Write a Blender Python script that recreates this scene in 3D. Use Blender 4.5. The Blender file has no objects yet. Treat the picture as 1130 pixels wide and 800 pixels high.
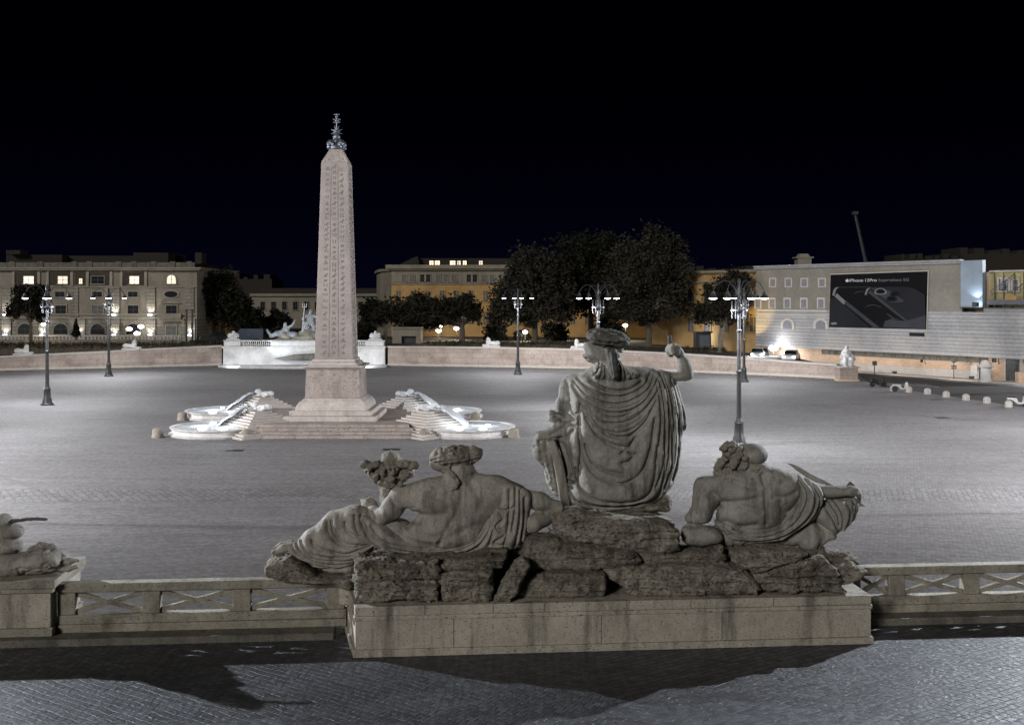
import bpy, math, random
import numpy as np
from mathutils import Vector, Matrix
import openvdb as vdb
random.seed(7); np.random.seed(7)
S = bpy.context.scene
C = S.collection
F = 1200.0                       # focal length in photograph pixels (photograph 1130 wide)
HOR = 329.0                      # horizon row
CAMZ = 9.0                       # the camera stands as high as the lamp heads
def W(px, py, Y): return Vector(((px-565)/F*Y, Y, CAMZ-(py-HOR)/F*Y))
def GX(px, Y): return (px-565)/F*Y
def GZ(py, Y): return CAMZ-(py-HOR)/F*Y
R = math.radians

# ---------------------------------------------------------------- camera, world, moonlight, exposure
cam = bpy.data.cameras.new('camera'); camo = bpy.data.objects.new('camera', cam); C.objects.link(camo)
camo.location = (0, 0, CAMZ); camo.rotation_euler = (R(90), 0, 0)
cam.sensor_width = 36; cam.lens = 36*F/1130; cam.shift_y = -(400-HOR)/1130
cam.clip_start = .1; cam.clip_end = 3000
S.camera = camo
world = bpy.data.worlds.new('World'); S.world = world; world.use_nodes = True
nt = world.node_tree; nt.nodes.clear()
wo = nt.nodes.new('ShaderNodeOutputWorld'); bg = nt.nodes.new('ShaderNodeBackground')
tc = nt.nodes.new('ShaderNodeTexCoord'); sx = nt.nodes.new('ShaderNodeSeparateXYZ'); rp = nt.nodes.new('ShaderNodeValToRGB')
nt.links.new(tc.outputs['Generated'], sx.inputs[0]); nt.links.new(sx.outputs['Z'], rp.inputs[0])
e = rp.color_ramp.elements
e[0].position = 0.0; e[0].color = (.0010, .0013, .0062, 1)
e[1].position = .24; e[1].color = (.00004, .00004, .0006, 1)
m_ = e.new(.055); m_.color = (.0004, .0006, .0036, 1)
m2 = e.new(.14); m2.color = (.0001, .00012, .0014, 1)
nt.links.new(rp.outputs[0], bg.inputs[0]); bg.inputs[1].default_value = 1.0; nt.links.new(bg.outputs[0], wo.inputs[0])
sun = bpy.data.lights.new('sun', 'SUN'); suno = bpy.data.objects.new('sun', sun); C.objects.link(suno)
sun.energy = 1.32; sun.angle = R(10); sun.color = (1, .96, .91)
suno.rotation_euler = Vector((.55, 1, -.40)).to_track_quat('-Z', 'Y').to_euler()
S.view_settings.view_transform = 'Standard'; S.view_settings.look = 'None'
S.view_settings.exposure = 0; S.view_settings.gamma = 1
S.cycles.max_bounces = 4; S.cycles.diffuse_bounces = 2; S.cycles.glossy_bounces = 2
S.cycles.sample_clamp_indirect = 3; S.cycles.sample_clamp_direct = 0
S.cycles.caustics_reflective = False; S.cycles.caustics_refractive = False
S.cycles.use_denoising = True

# ---------------------------------------------------------------- naming
def tag(o, label=None, cat=None, group=None, kind=None):
    if label: o['label'] = label
    if cat: o['category'] = cat
    if group: o['group'] = group
    if kind: o['kind'] = kind
    return o
def thing(name, label, cat, loc=(0, 0, 0), rz=0, group=None):
    o = bpy.data.objects.new(name, None); C.objects.link(o)
    o.location = loc; o.rotation_euler = (0, 0, rz); o.empty_display_size = .2
    return tag(o, label, cat, group)
def dup(root, loc, rz=None, label=None):
    def cp(o, par):
        c = o.copy(); C.objects.link(c); c.parent = par
        for ch in list(o.children): cp(ch, c)
        return c
    r = cp(root, None); r.location = loc
    if rz is not None: r.rotation_euler = (0, 0, rz)
    if label: r['label'] = label
    return r

# ---------------------------------------------------------------- materials
def newmat(name):
    m = bpy.data.materials.new(name); m.use_nodes = True
    t = m.node_tree; return m, t, t.nodes['Principled BSDF']
def N(t, typ, **kw):
    n = t.nodes.new(typ)
    for k, v in kw.items(): setattr(n, k, v)
    return n
def coords(t, scale=(1, 1, 1), rot=(0, 0, 0)):
    a = N(t, 'ShaderNodeTexCoord'); b = N(t, 'ShaderNodeMapping')
    b.inputs['Scale'].default_value = scale; b.inputs['Rotation'].default_value = rot
    t.links.new(a.outputs['Object'], b.inputs['Vector']); return b.outputs[0]
def noise(t, vec, scale, detail=5, rough=.6):
    n = N(t, 'ShaderNodeTexNoise'); n.inputs['Scale'].default_value = scale
    n.inputs['Detail'].default_value = detail; n.inputs['Roughness'].default_value = rough
    t.links.new(vec, n.inputs['Vector']); return n.outputs['Fac']
def ramp(t, fac, stops):
    r = N(t, 'ShaderNodeValToRGB'); el = r.color_ramp.elements
    while len(el) < len(stops): el.new(.5)
    for q, (p, c) in zip(el, stops):
        q.position = p; q.color = (c, c, c, 1) if isinstance(c, (int, float)) else (*c, 1)
    t.links.new(fac, r.inputs[0]); return r.outputs[0]
def mix(t, fac, a, b, mode='MIX'):
    m = N(t, 'ShaderNodeMix', data_type='RGBA', blend_type=mode)
    for sock, v in ((m.inputs[0], fac), (m.inputs[6], a), (m.inputs[7], b)):
        if isinstance(v, (int, float)): sock.default_value = v
        elif isinstance(v, tuple): sock.default_value = (*v, 1)
        else: t.links.new(v, sock)
    return m.outputs[2]
def bump(t, bs, h, strength, dist, prev=None):
    b = N(t, 'ShaderNodeBump'); b.inputs['Strength'].default_value = strength; b.inputs['Distance'].default_value = dist
    t.links.new(h, b.inputs['Height'])
    if prev: t.links.new(prev, b.inputs['Normal'])
    t.links.new(b.outputs[0], bs.inputs['Normal']); return b.outputs[0]
def plain(name, col, rough=.6, metal=0, var=.25, scale=3.0, emit=None, estr=0, spec=.4):
    m, t, b = newmat(name)
    f = noise(t, coords(t), scale)
    lo = tuple(c*(1-var) for c in col); hi = tuple(min(1, c*(1+var)) for c in col)
    t.links.new(ramp(t, f, [(.3, lo), (.7, hi)]), b.inputs['Base Color'])
    b.inputs['Roughness'].default_value = rough; b.inputs['Metallic'].default_value = metal
    b.inputs['Specular IOR Level'].default_value = spec
    if emit: b.inputs['Emission Color'].default_value = (*emit, 1); b.inputs['Emission Strength'].default_value = estr
    return m
def stone(name, c1, c2, scale=2.0, rough=.8, pit=0.0, pitscale=40, stain=0.0, stainscale=(1.2, 1.2, .25), staincol=(.03, .028, .024), bs=.3, bd=.02, layers=0.0, courses=None):
    m, t, b = newmat(name); v = coords(t)
    col = ramp(t, noise(t, v, scale, 8, .65), [(.32, c1), (.68, c2)])
    fine = noise(t, v, scale*9, 6, .7)
    col = mix(t, .5, col, ramp(t, fine, [(.25, .55), (.75, 1.35)]), 'MULTIPLY')
    h = fine
    if layers:
        ly = noise(t, coords(t, (1.2, 1.2, 22)), 1.0, 5, .7)
        col = mix(t, layers, col, ramp(t, ly, [(.35, .35), (.6, 1.1)]), 'MULTIPLY')
        mm = N(t, 'ShaderNodeMath', operation='ADD'); t.links.new(h, mm.inputs[0]); t.links.new(ly, mm.inputs[1]); h = mm.outputs[0]
    if pit:
        pn = noise(t, coords(t, (1, 1, 2.2)), pitscale, 3, .6)
        pr = ramp(t, pn, [(.33, 1.0), (.42, 0.0)])
        col = mix(t, pr, col, tuple(.25*c for c in c1))
        mm = N(t, 'ShaderNodeMath', operation='MULTIPLY_ADD'); mm.inputs[1].default_value = -pit
        t.links.new(pr, mm.inputs[0]); t.links.new(h, mm.inputs[2]); h = mm.outputs[0]
    if stain:
        sn = noise(t, coords(t, stainscale), 1.6, 6, .65)
        col = mix(t, ramp(t, sn, [(.5, 0.0), (.72, stain)]), col, staincol)
    if courses:
        br = N(t, 'ShaderNodeTexBrick'); br.inputs['Scale'].default_value = 1.0
        br.inputs['Brick Width'].default_value = courses[0]; br.inputs['Row Height'].default_value = courses[1]
        br.inputs['Mortar Size'].default_value = courses[2]; br.inputs['Mortar Smooth'].default_value = .3
        br.inputs['Color1'].default_value = (1, 1, 1, 1); br.inputs['Color2'].default_value = (.82, .82, .82, 1); br.inputs['Mortar'].default_value = (.35, .33, .3, 1)
        t.links.new(coords(t, (1, 1, 1), (R(90), 0, 0)), br.inputs['Vector'])
        col = mix(t, .85, col, br.outputs['Color'], 'MULTIPLY')
    t.links.new(col, b.inputs['Base Color']); b.inputs['Roughness'].default_value = rough
    b.inputs['Specular IOR Level'].default_value = .3
    bump(t, b, h, bs, bd)
    return m
def emitter(name, col, strength):
    m, t, b = newmat(name); b.inputs['Base Color'].default_value = (*col, 1)
    b.inputs['Emission Color'].default_value = (*col, 1); b.inputs['Emission Strength'].default_value = strength
    return m
M = {}
M['statue'] = stone('statue_stone', (.24, .222, .19), (.44, .415, .365), 1.9, .8, pit=.15, pitscale=55, stain=.8, stainscale=(3.6, 3.6, .5), bs=.35, bd=.012)
M['cloak'] = stone('cloak_stone', (.21, .203, .183), (.39, .375, .34), 2.0, .8, pit=.1, pitscale=60, stain=.85, stainscale=(3.8, 3.8, .45), bs=.35, bd=.012)
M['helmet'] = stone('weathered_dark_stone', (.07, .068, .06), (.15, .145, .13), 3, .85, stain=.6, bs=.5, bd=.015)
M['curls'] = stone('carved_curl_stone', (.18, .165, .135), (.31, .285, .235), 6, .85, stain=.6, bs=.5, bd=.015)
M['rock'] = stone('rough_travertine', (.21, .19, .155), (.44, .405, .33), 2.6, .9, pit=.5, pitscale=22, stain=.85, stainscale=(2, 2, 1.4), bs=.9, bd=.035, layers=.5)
M['rock2'] = stone('darker_travertine', (.175, .158, .125), (.37, .335, .27), 3.4, .9, pit=.5, pitscale=26, stain=.9, stainscale=(2.5, 2.5, 1.2), bs=.9, bd=.035, layers=.6)  # same travertine hue in a darker tone
M['plinth'] = stone('plinth_travertine', (.36, .33, .275), (.50, .46, .39), 1.1, .75, pit=.3, pitscale=26, stain=.75, stainscale=(2.2, 2.2, .3), bs=.4, bd=.015)
M['rail'] = stone('railing_travertine', (.26, .24, .195), (.38, .35, .285), 1.5, .8, pit=.3, pitscale=30, stain=.6, stainscale=(1.4, 1.4, .8), bs=.4, bd=.015)
M['kerb'] = stone('kerb_stone', (.12, .115, .10), (.22, .205, .175), 2, .85, pit=.3, pitscale=30, stain=.8, bs=.5, bd=.02)
M['granite'] = stone('pink_granite', (.29, .25, .225), (.44, .385, .35), .9, .75, pit=.2, pitscale=7, stain=.35, stainscale=(1, 1, .2), bs=.4, bd=.05)
M['travpink'] = stone('pale_pink_marble', (.41, .37, .34), (.55, .50, .465), .8, .7, stain=.3, bs=.3, bd=.03)
M['wall'] = stone('pink_travertine_wall', (.35, .29, .25), (.51, .435, .385), .35, .85, stain=.55, stainscale=(.25, .25, .35), staincol=(.16, .10, .08), bs=.3, bd=.03, courses=(1.6, .62, .015))
M['coping'] = stone('pale_coping', (.46, .42, .39), (.62, .58, .54), .8, .8, stain=.35, stainscale=(.5, .5, .5), bs=.3, bd=.02)
M['white'] = stone('white_travertine', (.58, .57, .56), (.76, .75, .74), .9, .7, stain=.4, stainscale=(.35, .35, .6), staincol=(.2, .2, .2), bs=.3, bd=.02)
M['grey_marble'] = stone('grey_blue_marble', (.26, .28, .32), (.42, .44, .47), 2, .7, stain=.7, bs=.3, bd=.03)
M['marble'] = stone('white_marble', (.55, .56, .58), (.78, .79, .8), 2, .6, stain=.4, bs=.3, bd=.03)
M['stucco'] = stone('palazzo_stucco', (.23, .207, .17), (.31, .28, .23), .4, .85, stain=.3, stainscale=(.3, .3, .08), bs=.2, bd=.02)
M['stucco_base'] = stone('rusticated_stucco', (.25, .235, .20), (.34, .32, .28), .4, .85, stain=.3, stainscale=(.3, .3, .08), bs=.2, bd=.02, courses=(2.2, .55, .05))
M['trim'] = stone('palazzo_trim', (.29, .265, .215), (.37, .34, .285), .8, .8, stain=.3, bs=.2, bd=.01)
M['ochre'] = stone('ochre_stucco', (.36, .225, .09), (.46, .305, .135), .5, .85, stain=.25, stainscale=(.4, .4, .1), staincol=(.2, .11, .04), bs=.2, bd=.02)
M['greystucco'] = stone('grey_stucco', (.21, .187, .15), (.28, .255, .205), .5, .85, stain=.3, stainscale=(.4, .4, .1), bs=.2, bd=.02)
M['peach'] = stone('peach_stucco', (.52, .37, .26), (.66, .49, .37), .5, .85, stain=.25, stainscale=(.3, .3, .12), staincol=(.3, .2, .14), bs=.15, bd=.02)
M['yellow'] = stone('yellow_stucco', (.40, .36, .16), (.5, .45, .22), .6, .85, stain=.25, bs=.15, bd=.02)
M['dark_roof'] = plain('dark_roof', (.03, .025, .02), .9)
M['shutter'] = plain('blue_grey_shutter', (.10, .105, .115), .6, var=.3)
M['glass'] = plain('dark_glass', (.02, .022, .028), .12, spec=.6)
M['lit'] = emitter('lit_window', (1.0, .82, .58), 1.5)
M['lit_soft'] = emitter('curtained_lit_window', (1.0, .85, .66), .85)
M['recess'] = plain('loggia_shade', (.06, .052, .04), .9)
M['iron'] = plain('dark_iron', (.045, .048, .05), .45, .4)
M['iron_grey'] = plain('grey_painted_iron', (.075, .078, .085), .4, .3)
M['bronze'] = plain('grey_bronze', (.13, .145, .17), .4, .55)
M['lamp'] = emitter('lamp_diffuser', (.86, .92, 1.0), 16)
M['lamp_warm'] = emitter('warm_lamp_globe', (1.0, .9, .76), 7)
M['spot'] = emitter('floodlight_glass', (.85, .92, 1.0), 10)
M['foam'] = plain('foaming_water', (.62, .66, .70), .3, var=.12, scale=6)
M['bark'] = plain('bark', (.10, .085, .065), .9, var=.4)
M['bark_pale'] = plain('pale_bark', (.22, .19, .15), .9, var=.4)
def leafmat(name, a, b_):
    m, t, b = newmat(name)
    f = noise(t, coords(t), 1.1, 4)
    t.links.new(ramp(t, f, [(.3, a), (.7, b_)]), b.inputs['Base Color']); b.inputs['Roughness'].default_value = .75
    b.inputs['Specular IOR Level'].default_value = .15
    return m
M['leaf'] = leafmat('dark_oak_leaves', (.010, .010, .007), (.045, .042, .03))
M['leaf2'] = leafmat('dusty_leaves', (.012, .012, .009), (.058, .054, .04))
M['leaf3'] = leafmat('cypress_leaves', (.008, .009, .006), (.026, .026, .018))
M['hedge'] = leafmat('hedge_leaves', (.05, .048, .03), (.10, .092, .06))

# ---------------------------------------------------------------- mesh building
class MB:
    def __init__(s): s.v = []; s.f = []
    def add(s, vs, fs):
        n = len(s.v); s.v += [tuple(v) for v in vs]; s.f += [tuple(i+n for i in q) for q in fs]; return s
    def box(s, x0, x1, y0, y1, z0, z1):
        return s.add([(x0, y0, z0), (x1, y0, z0), (x1, y1, z0), (x0, y1, z0), (x0, y0, z1), (x1, y0, z1), (x1, y1, z1), (x0, y1, z1)],
                     [(0, 3, 2, 1), (4, 5, 6, 7), (0, 1, 5, 4), (1, 2, 6, 5), (2, 3, 7, 6), (3, 0, 4, 7)])
    def frustum(s, cx, cy, z0, z1, a0, b0, a1, b1):
        return s.add([(cx-a0, cy-b0, z0), (cx+a0, cy-b0, z0), (cx+a0, cy+b0, z0), (cx-a0, cy+b0, z0), (cx-a1, cy-b1, z1), (cx+a1, cy-b1, z1), (cx+a1, cy+b1, z1), (cx-a1, cy+b1, z1)],
                     [(0, 3, 2, 1), (4, 5, 6, 7), (0, 1, 5, 4), (1, 2, 6, 5), (2, 3, 7, 6), (3, 0, 4, 7)])
    def prism(s, poly, z0, z1, axis='z'):
        n = len(poly)
        area = sum(poly[i][0]*poly[(i+1) % n][1]-poly[(i+1) % n][0]*poly[i][1] for i in range(n))
        if (area < 0) != (axis == 'y'): poly = poly[::-1]
        P = (lambda p, h: (p[0], p[1], h)) if axis == 'z' else (lambda p, h: (p[0], h, p[1]))
        return s.add([P(p, z0) for p in poly]+[P(p, z1) for p in poly],
                     [tuple(range(n))[::-1], tuple(range(n, 2*n))]+[(i, (i+1) % n, (i+1) % n+n, i+n) for i in range(n)])
    def lathe(s, prof, c=(0, 0, 0), n=16, sx=1, sy=1):
        vs = []; fs = []
        for r, z in prof:
            for k in range(n):
                a = 2*math.pi*k/n; vs.append((c[0]+r*sx*math.cos(a), c[1]+r*sy*math.sin(a), c[2]+z))
        for i in range(len(prof)-1):
            for k in range(n):
                fs.append((i*n+k, i*n+(k+1) % n, (i+1)*n+(k+1) % n, (i+1)*n+k))
        fs.append(tuple(range(n))[::-1]); fs.append(tuple(range((len(prof)-1)*n, len(prof)*n)))
        return s.add(vs, fs)
    def tube(s, pts, r, n=8):
        pts = [Vector(p) for p in pts]; rs = r if isinstance(r, (list, tuple)) else [r]*len(pts)
        vs = []; fs = []
        for i, p in enumerate(pts):
            d = (pts[min(i+1, len(pts)-1)]-pts[max(i-1, 0)]).normalized()
            a = d.cross(Vector((0, 0, 1)) if abs(d.z) < .9 else Vector((1, 0, 0))).normalized(); b = d.cross(a)
            for k in range(n):
                t = 2*math.pi*k/n; vs.append(p+rs[i]*(math.cos(t)*a+math.sin(t)*b))
        for i in range(len(pts)-1):
            for k in range(n): fs.append((i*n+k, i*n+(k+1) % n, (i+1)*n+(k+1) % n, (i+1)*n+k))
        fs.append(tuple(range(n))[::-1]); fs.append(tuple(range((len(pts)-1)*n, len(pts)*n)))
        return s.add(vs, fs)
    def ball(s, c, r, n=12, m=8, sc=(1, 1, 1)):
        vs = []; fs = []
        for j in range(1, m):
            ph = math.pi*j/m
            for k in range(n):
                t = 2*math.pi*k/n; vs.append((c[0]+r*sc[0]*math.sin(ph)*math.cos(t), c[1]+r*sc[1]*math.sin(ph)*math.sin(t), c[2]+r*sc[2]*math.cos(ph)))
        vs += [(c[0], c[1], c[2]+r*sc[2]), (c[0], c[1], c[2]-r*sc[2])]; T = len(vs)-2
        for j in range(m-2):
            for k in range(n): fs.append((j*n+k, (j+1)*n+k, (j+1)*n+(k+1) % n, j*n+(k+1) % n))
        for k in range(n): fs.append((T, k, (k+1) % n)); fs.append((T+1, (m-2)*n+(k+1) % n, (m-2)*n+k))
        return s.add(vs, fs)
    def build(s, name, mat, parent=None, smooth=True, bevel=0, ang=35):
        me = bpy.data.meshes.new(name); me.from_pydata(s.v, [], s.f); me.update()
        o = bpy.data.objects.new(name, me); C.objects.link(o)
        if mat: me.materials.append(mat)
        if smooth: me.shade_smooth(); me.set_sharp_from_angle(angle=R(ang))
        if parent: o.parent = parent
        if bevel:
            b = o.modifiers.new('bevel', 'BEVEL'); b.width = bevel; b.segments = 2; b.limit_method = 'ANGLE'
        return o

# ---------------------------------------------------------------- sculpting with a distance field
def spline(pts, closed=False, n=5):
    P = [np.array(p, float) for p in pts]; out = []; L = len(P)
    for i in range(L if closed else L-1):
        p1, p2 = P[i], P[(i+1) % L]
        p0 = P[i-1] if closed or i > 0 else p1; p3 = P[(i+2) % L] if closed or i+2 < L else p2
        for k in range(n):
            t = k/n
            out.append(.5*((2*p1)+(p2-p0)*t+(2*p0-5*p1+4*p2-p3)*t*t+(3*p1-p0-3*p2+p3)*t**3))
    if not closed: out.append(P[-1])
    return np.array(out)
def seg2(X, Z, pts, closed):
    d = np.full(X.shape, 1e9, np.float32); ins = np.zeros(X.shape, bool); n = len(pts)
    for i in range(n if closed else n-1):
        a = pts[i]; b = pts[(i+1) % n]; e = b-a; L = e@e
        if L < 1e-12: continue
        wx = X-a[0]; wz = Z-a[1]; t = np.clip((wx*e[0]+wz*e[1])/L, 0, 1)
        d = np.minimum(d, (wx-e[0]*t)**2+(wz-e[1]*t)**2)
        if closed and abs(e[1]) > 1e-9:
            ins ^= ((a[1] <= Z) != (b[1] <= Z)) & (X < a[0]+(Z-a[1])*(e[0]/e[1]))
    d = np.sqrt(d); return np.where(ins, -d, d) if closed else d
def blur2(A, r):
    if r < 1: return A
    k = np.ones(2*r+1)/(2*r+1)
    for _ in range(2):
        for ax in (0, 1):
            P = np.pad(A, [(r, r) if i == ax else (0, 0) for i in (0, 1)], mode='edge')
            c = np.cumsum(P, axis=ax); c = np.concatenate([np.zeros_like(np.take(c, [0], ax)), c], ax)
            n = A.shape[ax]; A = (np.take(c, range(2*r+1, 2*r+1+n), ax)-np.take(c, range(0, n), ax))/(2*r+1)
    return A
def smin(a, b, k):
    if k <= 0: return np.minimum(a, b)
    h = np.clip(.5+.5*(b-a)/k, 0, 1); return b+(a-b)*h-k*h*(1-h)
class Sculpt:
    """x = column, y = depth, z = row (photograph pixels) or metres: mapped to the place by build()."""
    def __init__(s, vox=1.0): s.vox = vox; s.yf = None; s.p = []; s.f = []; s.n = []; s.lo = np.full(3, 1e9); s.hi = -s.lo
    def ext(s, lo, hi): s.lo = np.minimum(s.lo, lo); s.hi = np.maximum(s.hi, hi); return np.array(lo, float), np.array(hi, float)
    def cap(s, a, b, ra, rb=None, k=4, sub=False):
        rb = ra if rb is None else rb; a = np.array(a, float); b = np.array(b, float); r = max(ra, rb)
        bb = s.ext(np.minimum(a, b)-r, np.maximum(a, b)+r)
        def fn(X, Y, Z):
            e = b-a; L = e@e+1e-9
            t = np.clip(((X-a[0])*e[0]+(Y-a[1])*e[1]+(Z-a[2])*e[2])/L, 0, 1)
            return np.sqrt((X-a[0]-e[0]*t)**2+(Y-a[1]-e[1]*t)**2+(Z-a[2]-e[2]*t)**2)-(ra+(rb-ra)*t)
        s.p.append((fn, bb, k, sub)); return s
    def chain(s, pts, rs, k=4):
        for i in range(len(pts)-1): s.cap(pts[i], pts[i+1], rs[i], rs[i+1], k)
        return s
    def ell(s, c, r, k=4, sub=False):
        c = np.array(c, float); r = np.array(r, float); bb = s.ext(c-r, c+r)
        def fn(X, Y, Z):
            q = ((X-c[0])/r[0])**2+((Y-c[1])/r[1])**2+((Z-c[2])/r[2])**2
            g = ((X-c[0])/r[0]**2)**2+((Y-c[1])/r[1]**2)**2+((Z-c[2])/r[2]**2)**2
            k0 = np.sqrt(q); return k0*(k0-1)/np.sqrt(g+1e-9)
        s.p.append((fn, bb, k, sub)); return s
    def pillow(s, poly, Rr, Tn, Tf, c, k=4, bl=2, smooth=True, tilt=0, n=4):
        q = spline(poly, True, n) if smooth else np.array(poly, float)
        T = max(Tn, Tf)+abs(tilt)*(q[:, 0].max()-q[:, 0].min())
        bb = s.ext((q[:, 0].min(), c-T, q[:, 1].min()), (q[:, 0].max(), c+T, q[:, 1].max()))
        xm = q[:, 0].mean()
        def fn(X, Y, Z):
            d2 = seg2(X[:, 0, :]+0*Z[:, 0, :], Z[:, 0, :]+0*X[:, 0, :], q, True)
            d2 = blur2(d2, int(round(bl/s.vox)))
            a = np.maximum(d2+Rr, 0)[:, None, :]; yy = Y-c-tilt*(X-xm)
            b = yy*Rr/np.where(yy < 0, Tn, Tf)
            return np.sqrt(a*a+b*b)-Rr
        s.p.append((fn, bb, k, False)); return s
    def fold(s, curves, amp, w, soft=False): s.f.append((curves, amp, w, soft)); return s
    def near(s, a, b): s.yf = (a, b); return s
    def rough(s, scale, amp): s.n.append((scale, amp)); return s
    def build(s, name, mat, mapf, parent=None):
        pad = 6*s.vox; lo = s.lo-pad; n = np.ceil((s.hi+pad-lo)/s.vox).astype(int)+1
        ax = [lo[i]+s.vox*np.arange(n[i]) for i in range(3)]
        D = np.full(n, 60*s.vox, np.float32)
        for fn, (a, b), k, sub in s.p:
            m = max(k, 2)*1.2+3*s.vox
            i0 = np.maximum(np.floor((a-m-lo)/s.vox).astype(int), 0); i1 = np.minimum(np.ceil((b+m-lo)/s.vox).astype(int)+1, n)
            sl = tuple(slice(i0[i], i1[i]) for i in range(3))
            X = ax[0][sl[0]].astype(np.float32)[:, None, None]; Y = ax[1][sl[1]].astype(np.float32)[None, :, None]; Z = ax[2][sl[2]].astype(np.float32)[None, None, :]
            d = fn(X, Y, Z)
            D[sl] = -smin(-D[sl], d, k) if sub else smin(D[sl], d, k)
        if s.f:
            X, Z = np.meshgrid(ax[0].astype(np.float32), ax[2].astype(np.float32), indexing='ij'); H = np.zeros(X.shape, np.float32)
            for curves, amp, w, soft in s.f:
                for c in curves:
                    q = spline(c, False, 5); d = seg2(X, Z, q, False)
                    H = np.maximum(H, amp*(np.exp(-(d/w)**2) if soft else np.exp(-d/w)))
            if s.yf:
                wy = np.clip((s.yf[1]-ax[1])/(s.yf[1]-s.yf[0]), 0, 1).astype(np.float32); D += H[:, None, :]*wy[None, :, None]
            else: D += H[:, None, :]
        for sc, amp in s.n:
            sc = np.ones(3)*np.array(sc); g = np.ceil((s.hi+2*pad-lo)/sc).astype(int)+3; L = np.random.rand(*g).astype(np.float32)*2-1
            A = L
            for i in range(3):
                t = (ax[i]-lo[i])/sc[i]; i0 = t.astype(int); f = (t-i0).astype(np.float32); f = f*f*(3-2*f)
                sh = [1, 1, 1]; sh[i] = len(f); f = f.reshape(sh)
                A = np.take(A, i0, i)*(1-f)+np.take(A, i0+1, i)*f
            D += amp*A
        g = vdb.FloatGrid(999.0); g.copyFromArray(np.ascontiguousarray(D)); pts, quads = g.convertToQuads(isovalue=0.0)
        pts = pts.astype(np.float64)*s.vox+lo; q = quads.astype(np.int64)
        P = mapf(pts)
        v = P[q]; nn = np.cross(v[:, 1]-v[:, 0], v[:, 2]-v[:, 0]); vol = np.einsum('ij,ij->', v[:, 0]-P.mean(0), nn)
        if vol < 0: q = q[:, ::-1]
        base = np.array(parent.location) if parent else np.zeros(3)
        if parent is not None and parent.rotation_euler.z:
            a = -parent.rotation_euler.z; rm = np.array([[math.cos(a), -math.sin(a), 0], [math.sin(a), math.cos(a), 0], [0, 0, 1]]); P = (P-base)@rm.T
        else: P = P-base
        me = bpy.data.meshes.new(name)
        me.vertices.add(len(P)); me.vertices.foreach_set('co', P.astype(np.float32).ravel())
        me.loops.add(q.size); me.loops.foreach_set('vertex_index', q.astype(np.int32).ravel())
        me.polygons.add(len(q)); me.polygons.foreach_set('loop_start', np.arange(0, q.size, 4, dtype=np.int32))
        me.update(calc_edges=True); me.validate(); me.shade_smooth()
        me.materials.append(mat)
        o = bpy.data.objects.new(name, me); C.objects.link(o)
        if parent: o.parent = parent
        return o
def pixmap(Y0):
    sc = Y0/F
    def f(P):
        Y = Y0+P[:, 1]*sc
        return np.stack([(P[:, 0]-565)*sc, Y, CAMZ-(P[:, 2]-HOR)*sc], 1)
    return f
def zm(ox, oy, s): return lambda pts: [(ox+x/s, oy+y/s) for x, y in pts]
def ident(P): return P
def at(loc, rz=0, sc=1.0):
    a = math.cos(rz); b = math.sin(rz)
    def f(P):
        P = P*sc
        return np.stack([loc[0]+P[:, 0]*a-P[:, 1]*b, loc[1]+P[:, 0]*b+P[:, 1]*a, loc[2]+P[:, 2]], 1)
    return f
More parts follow.
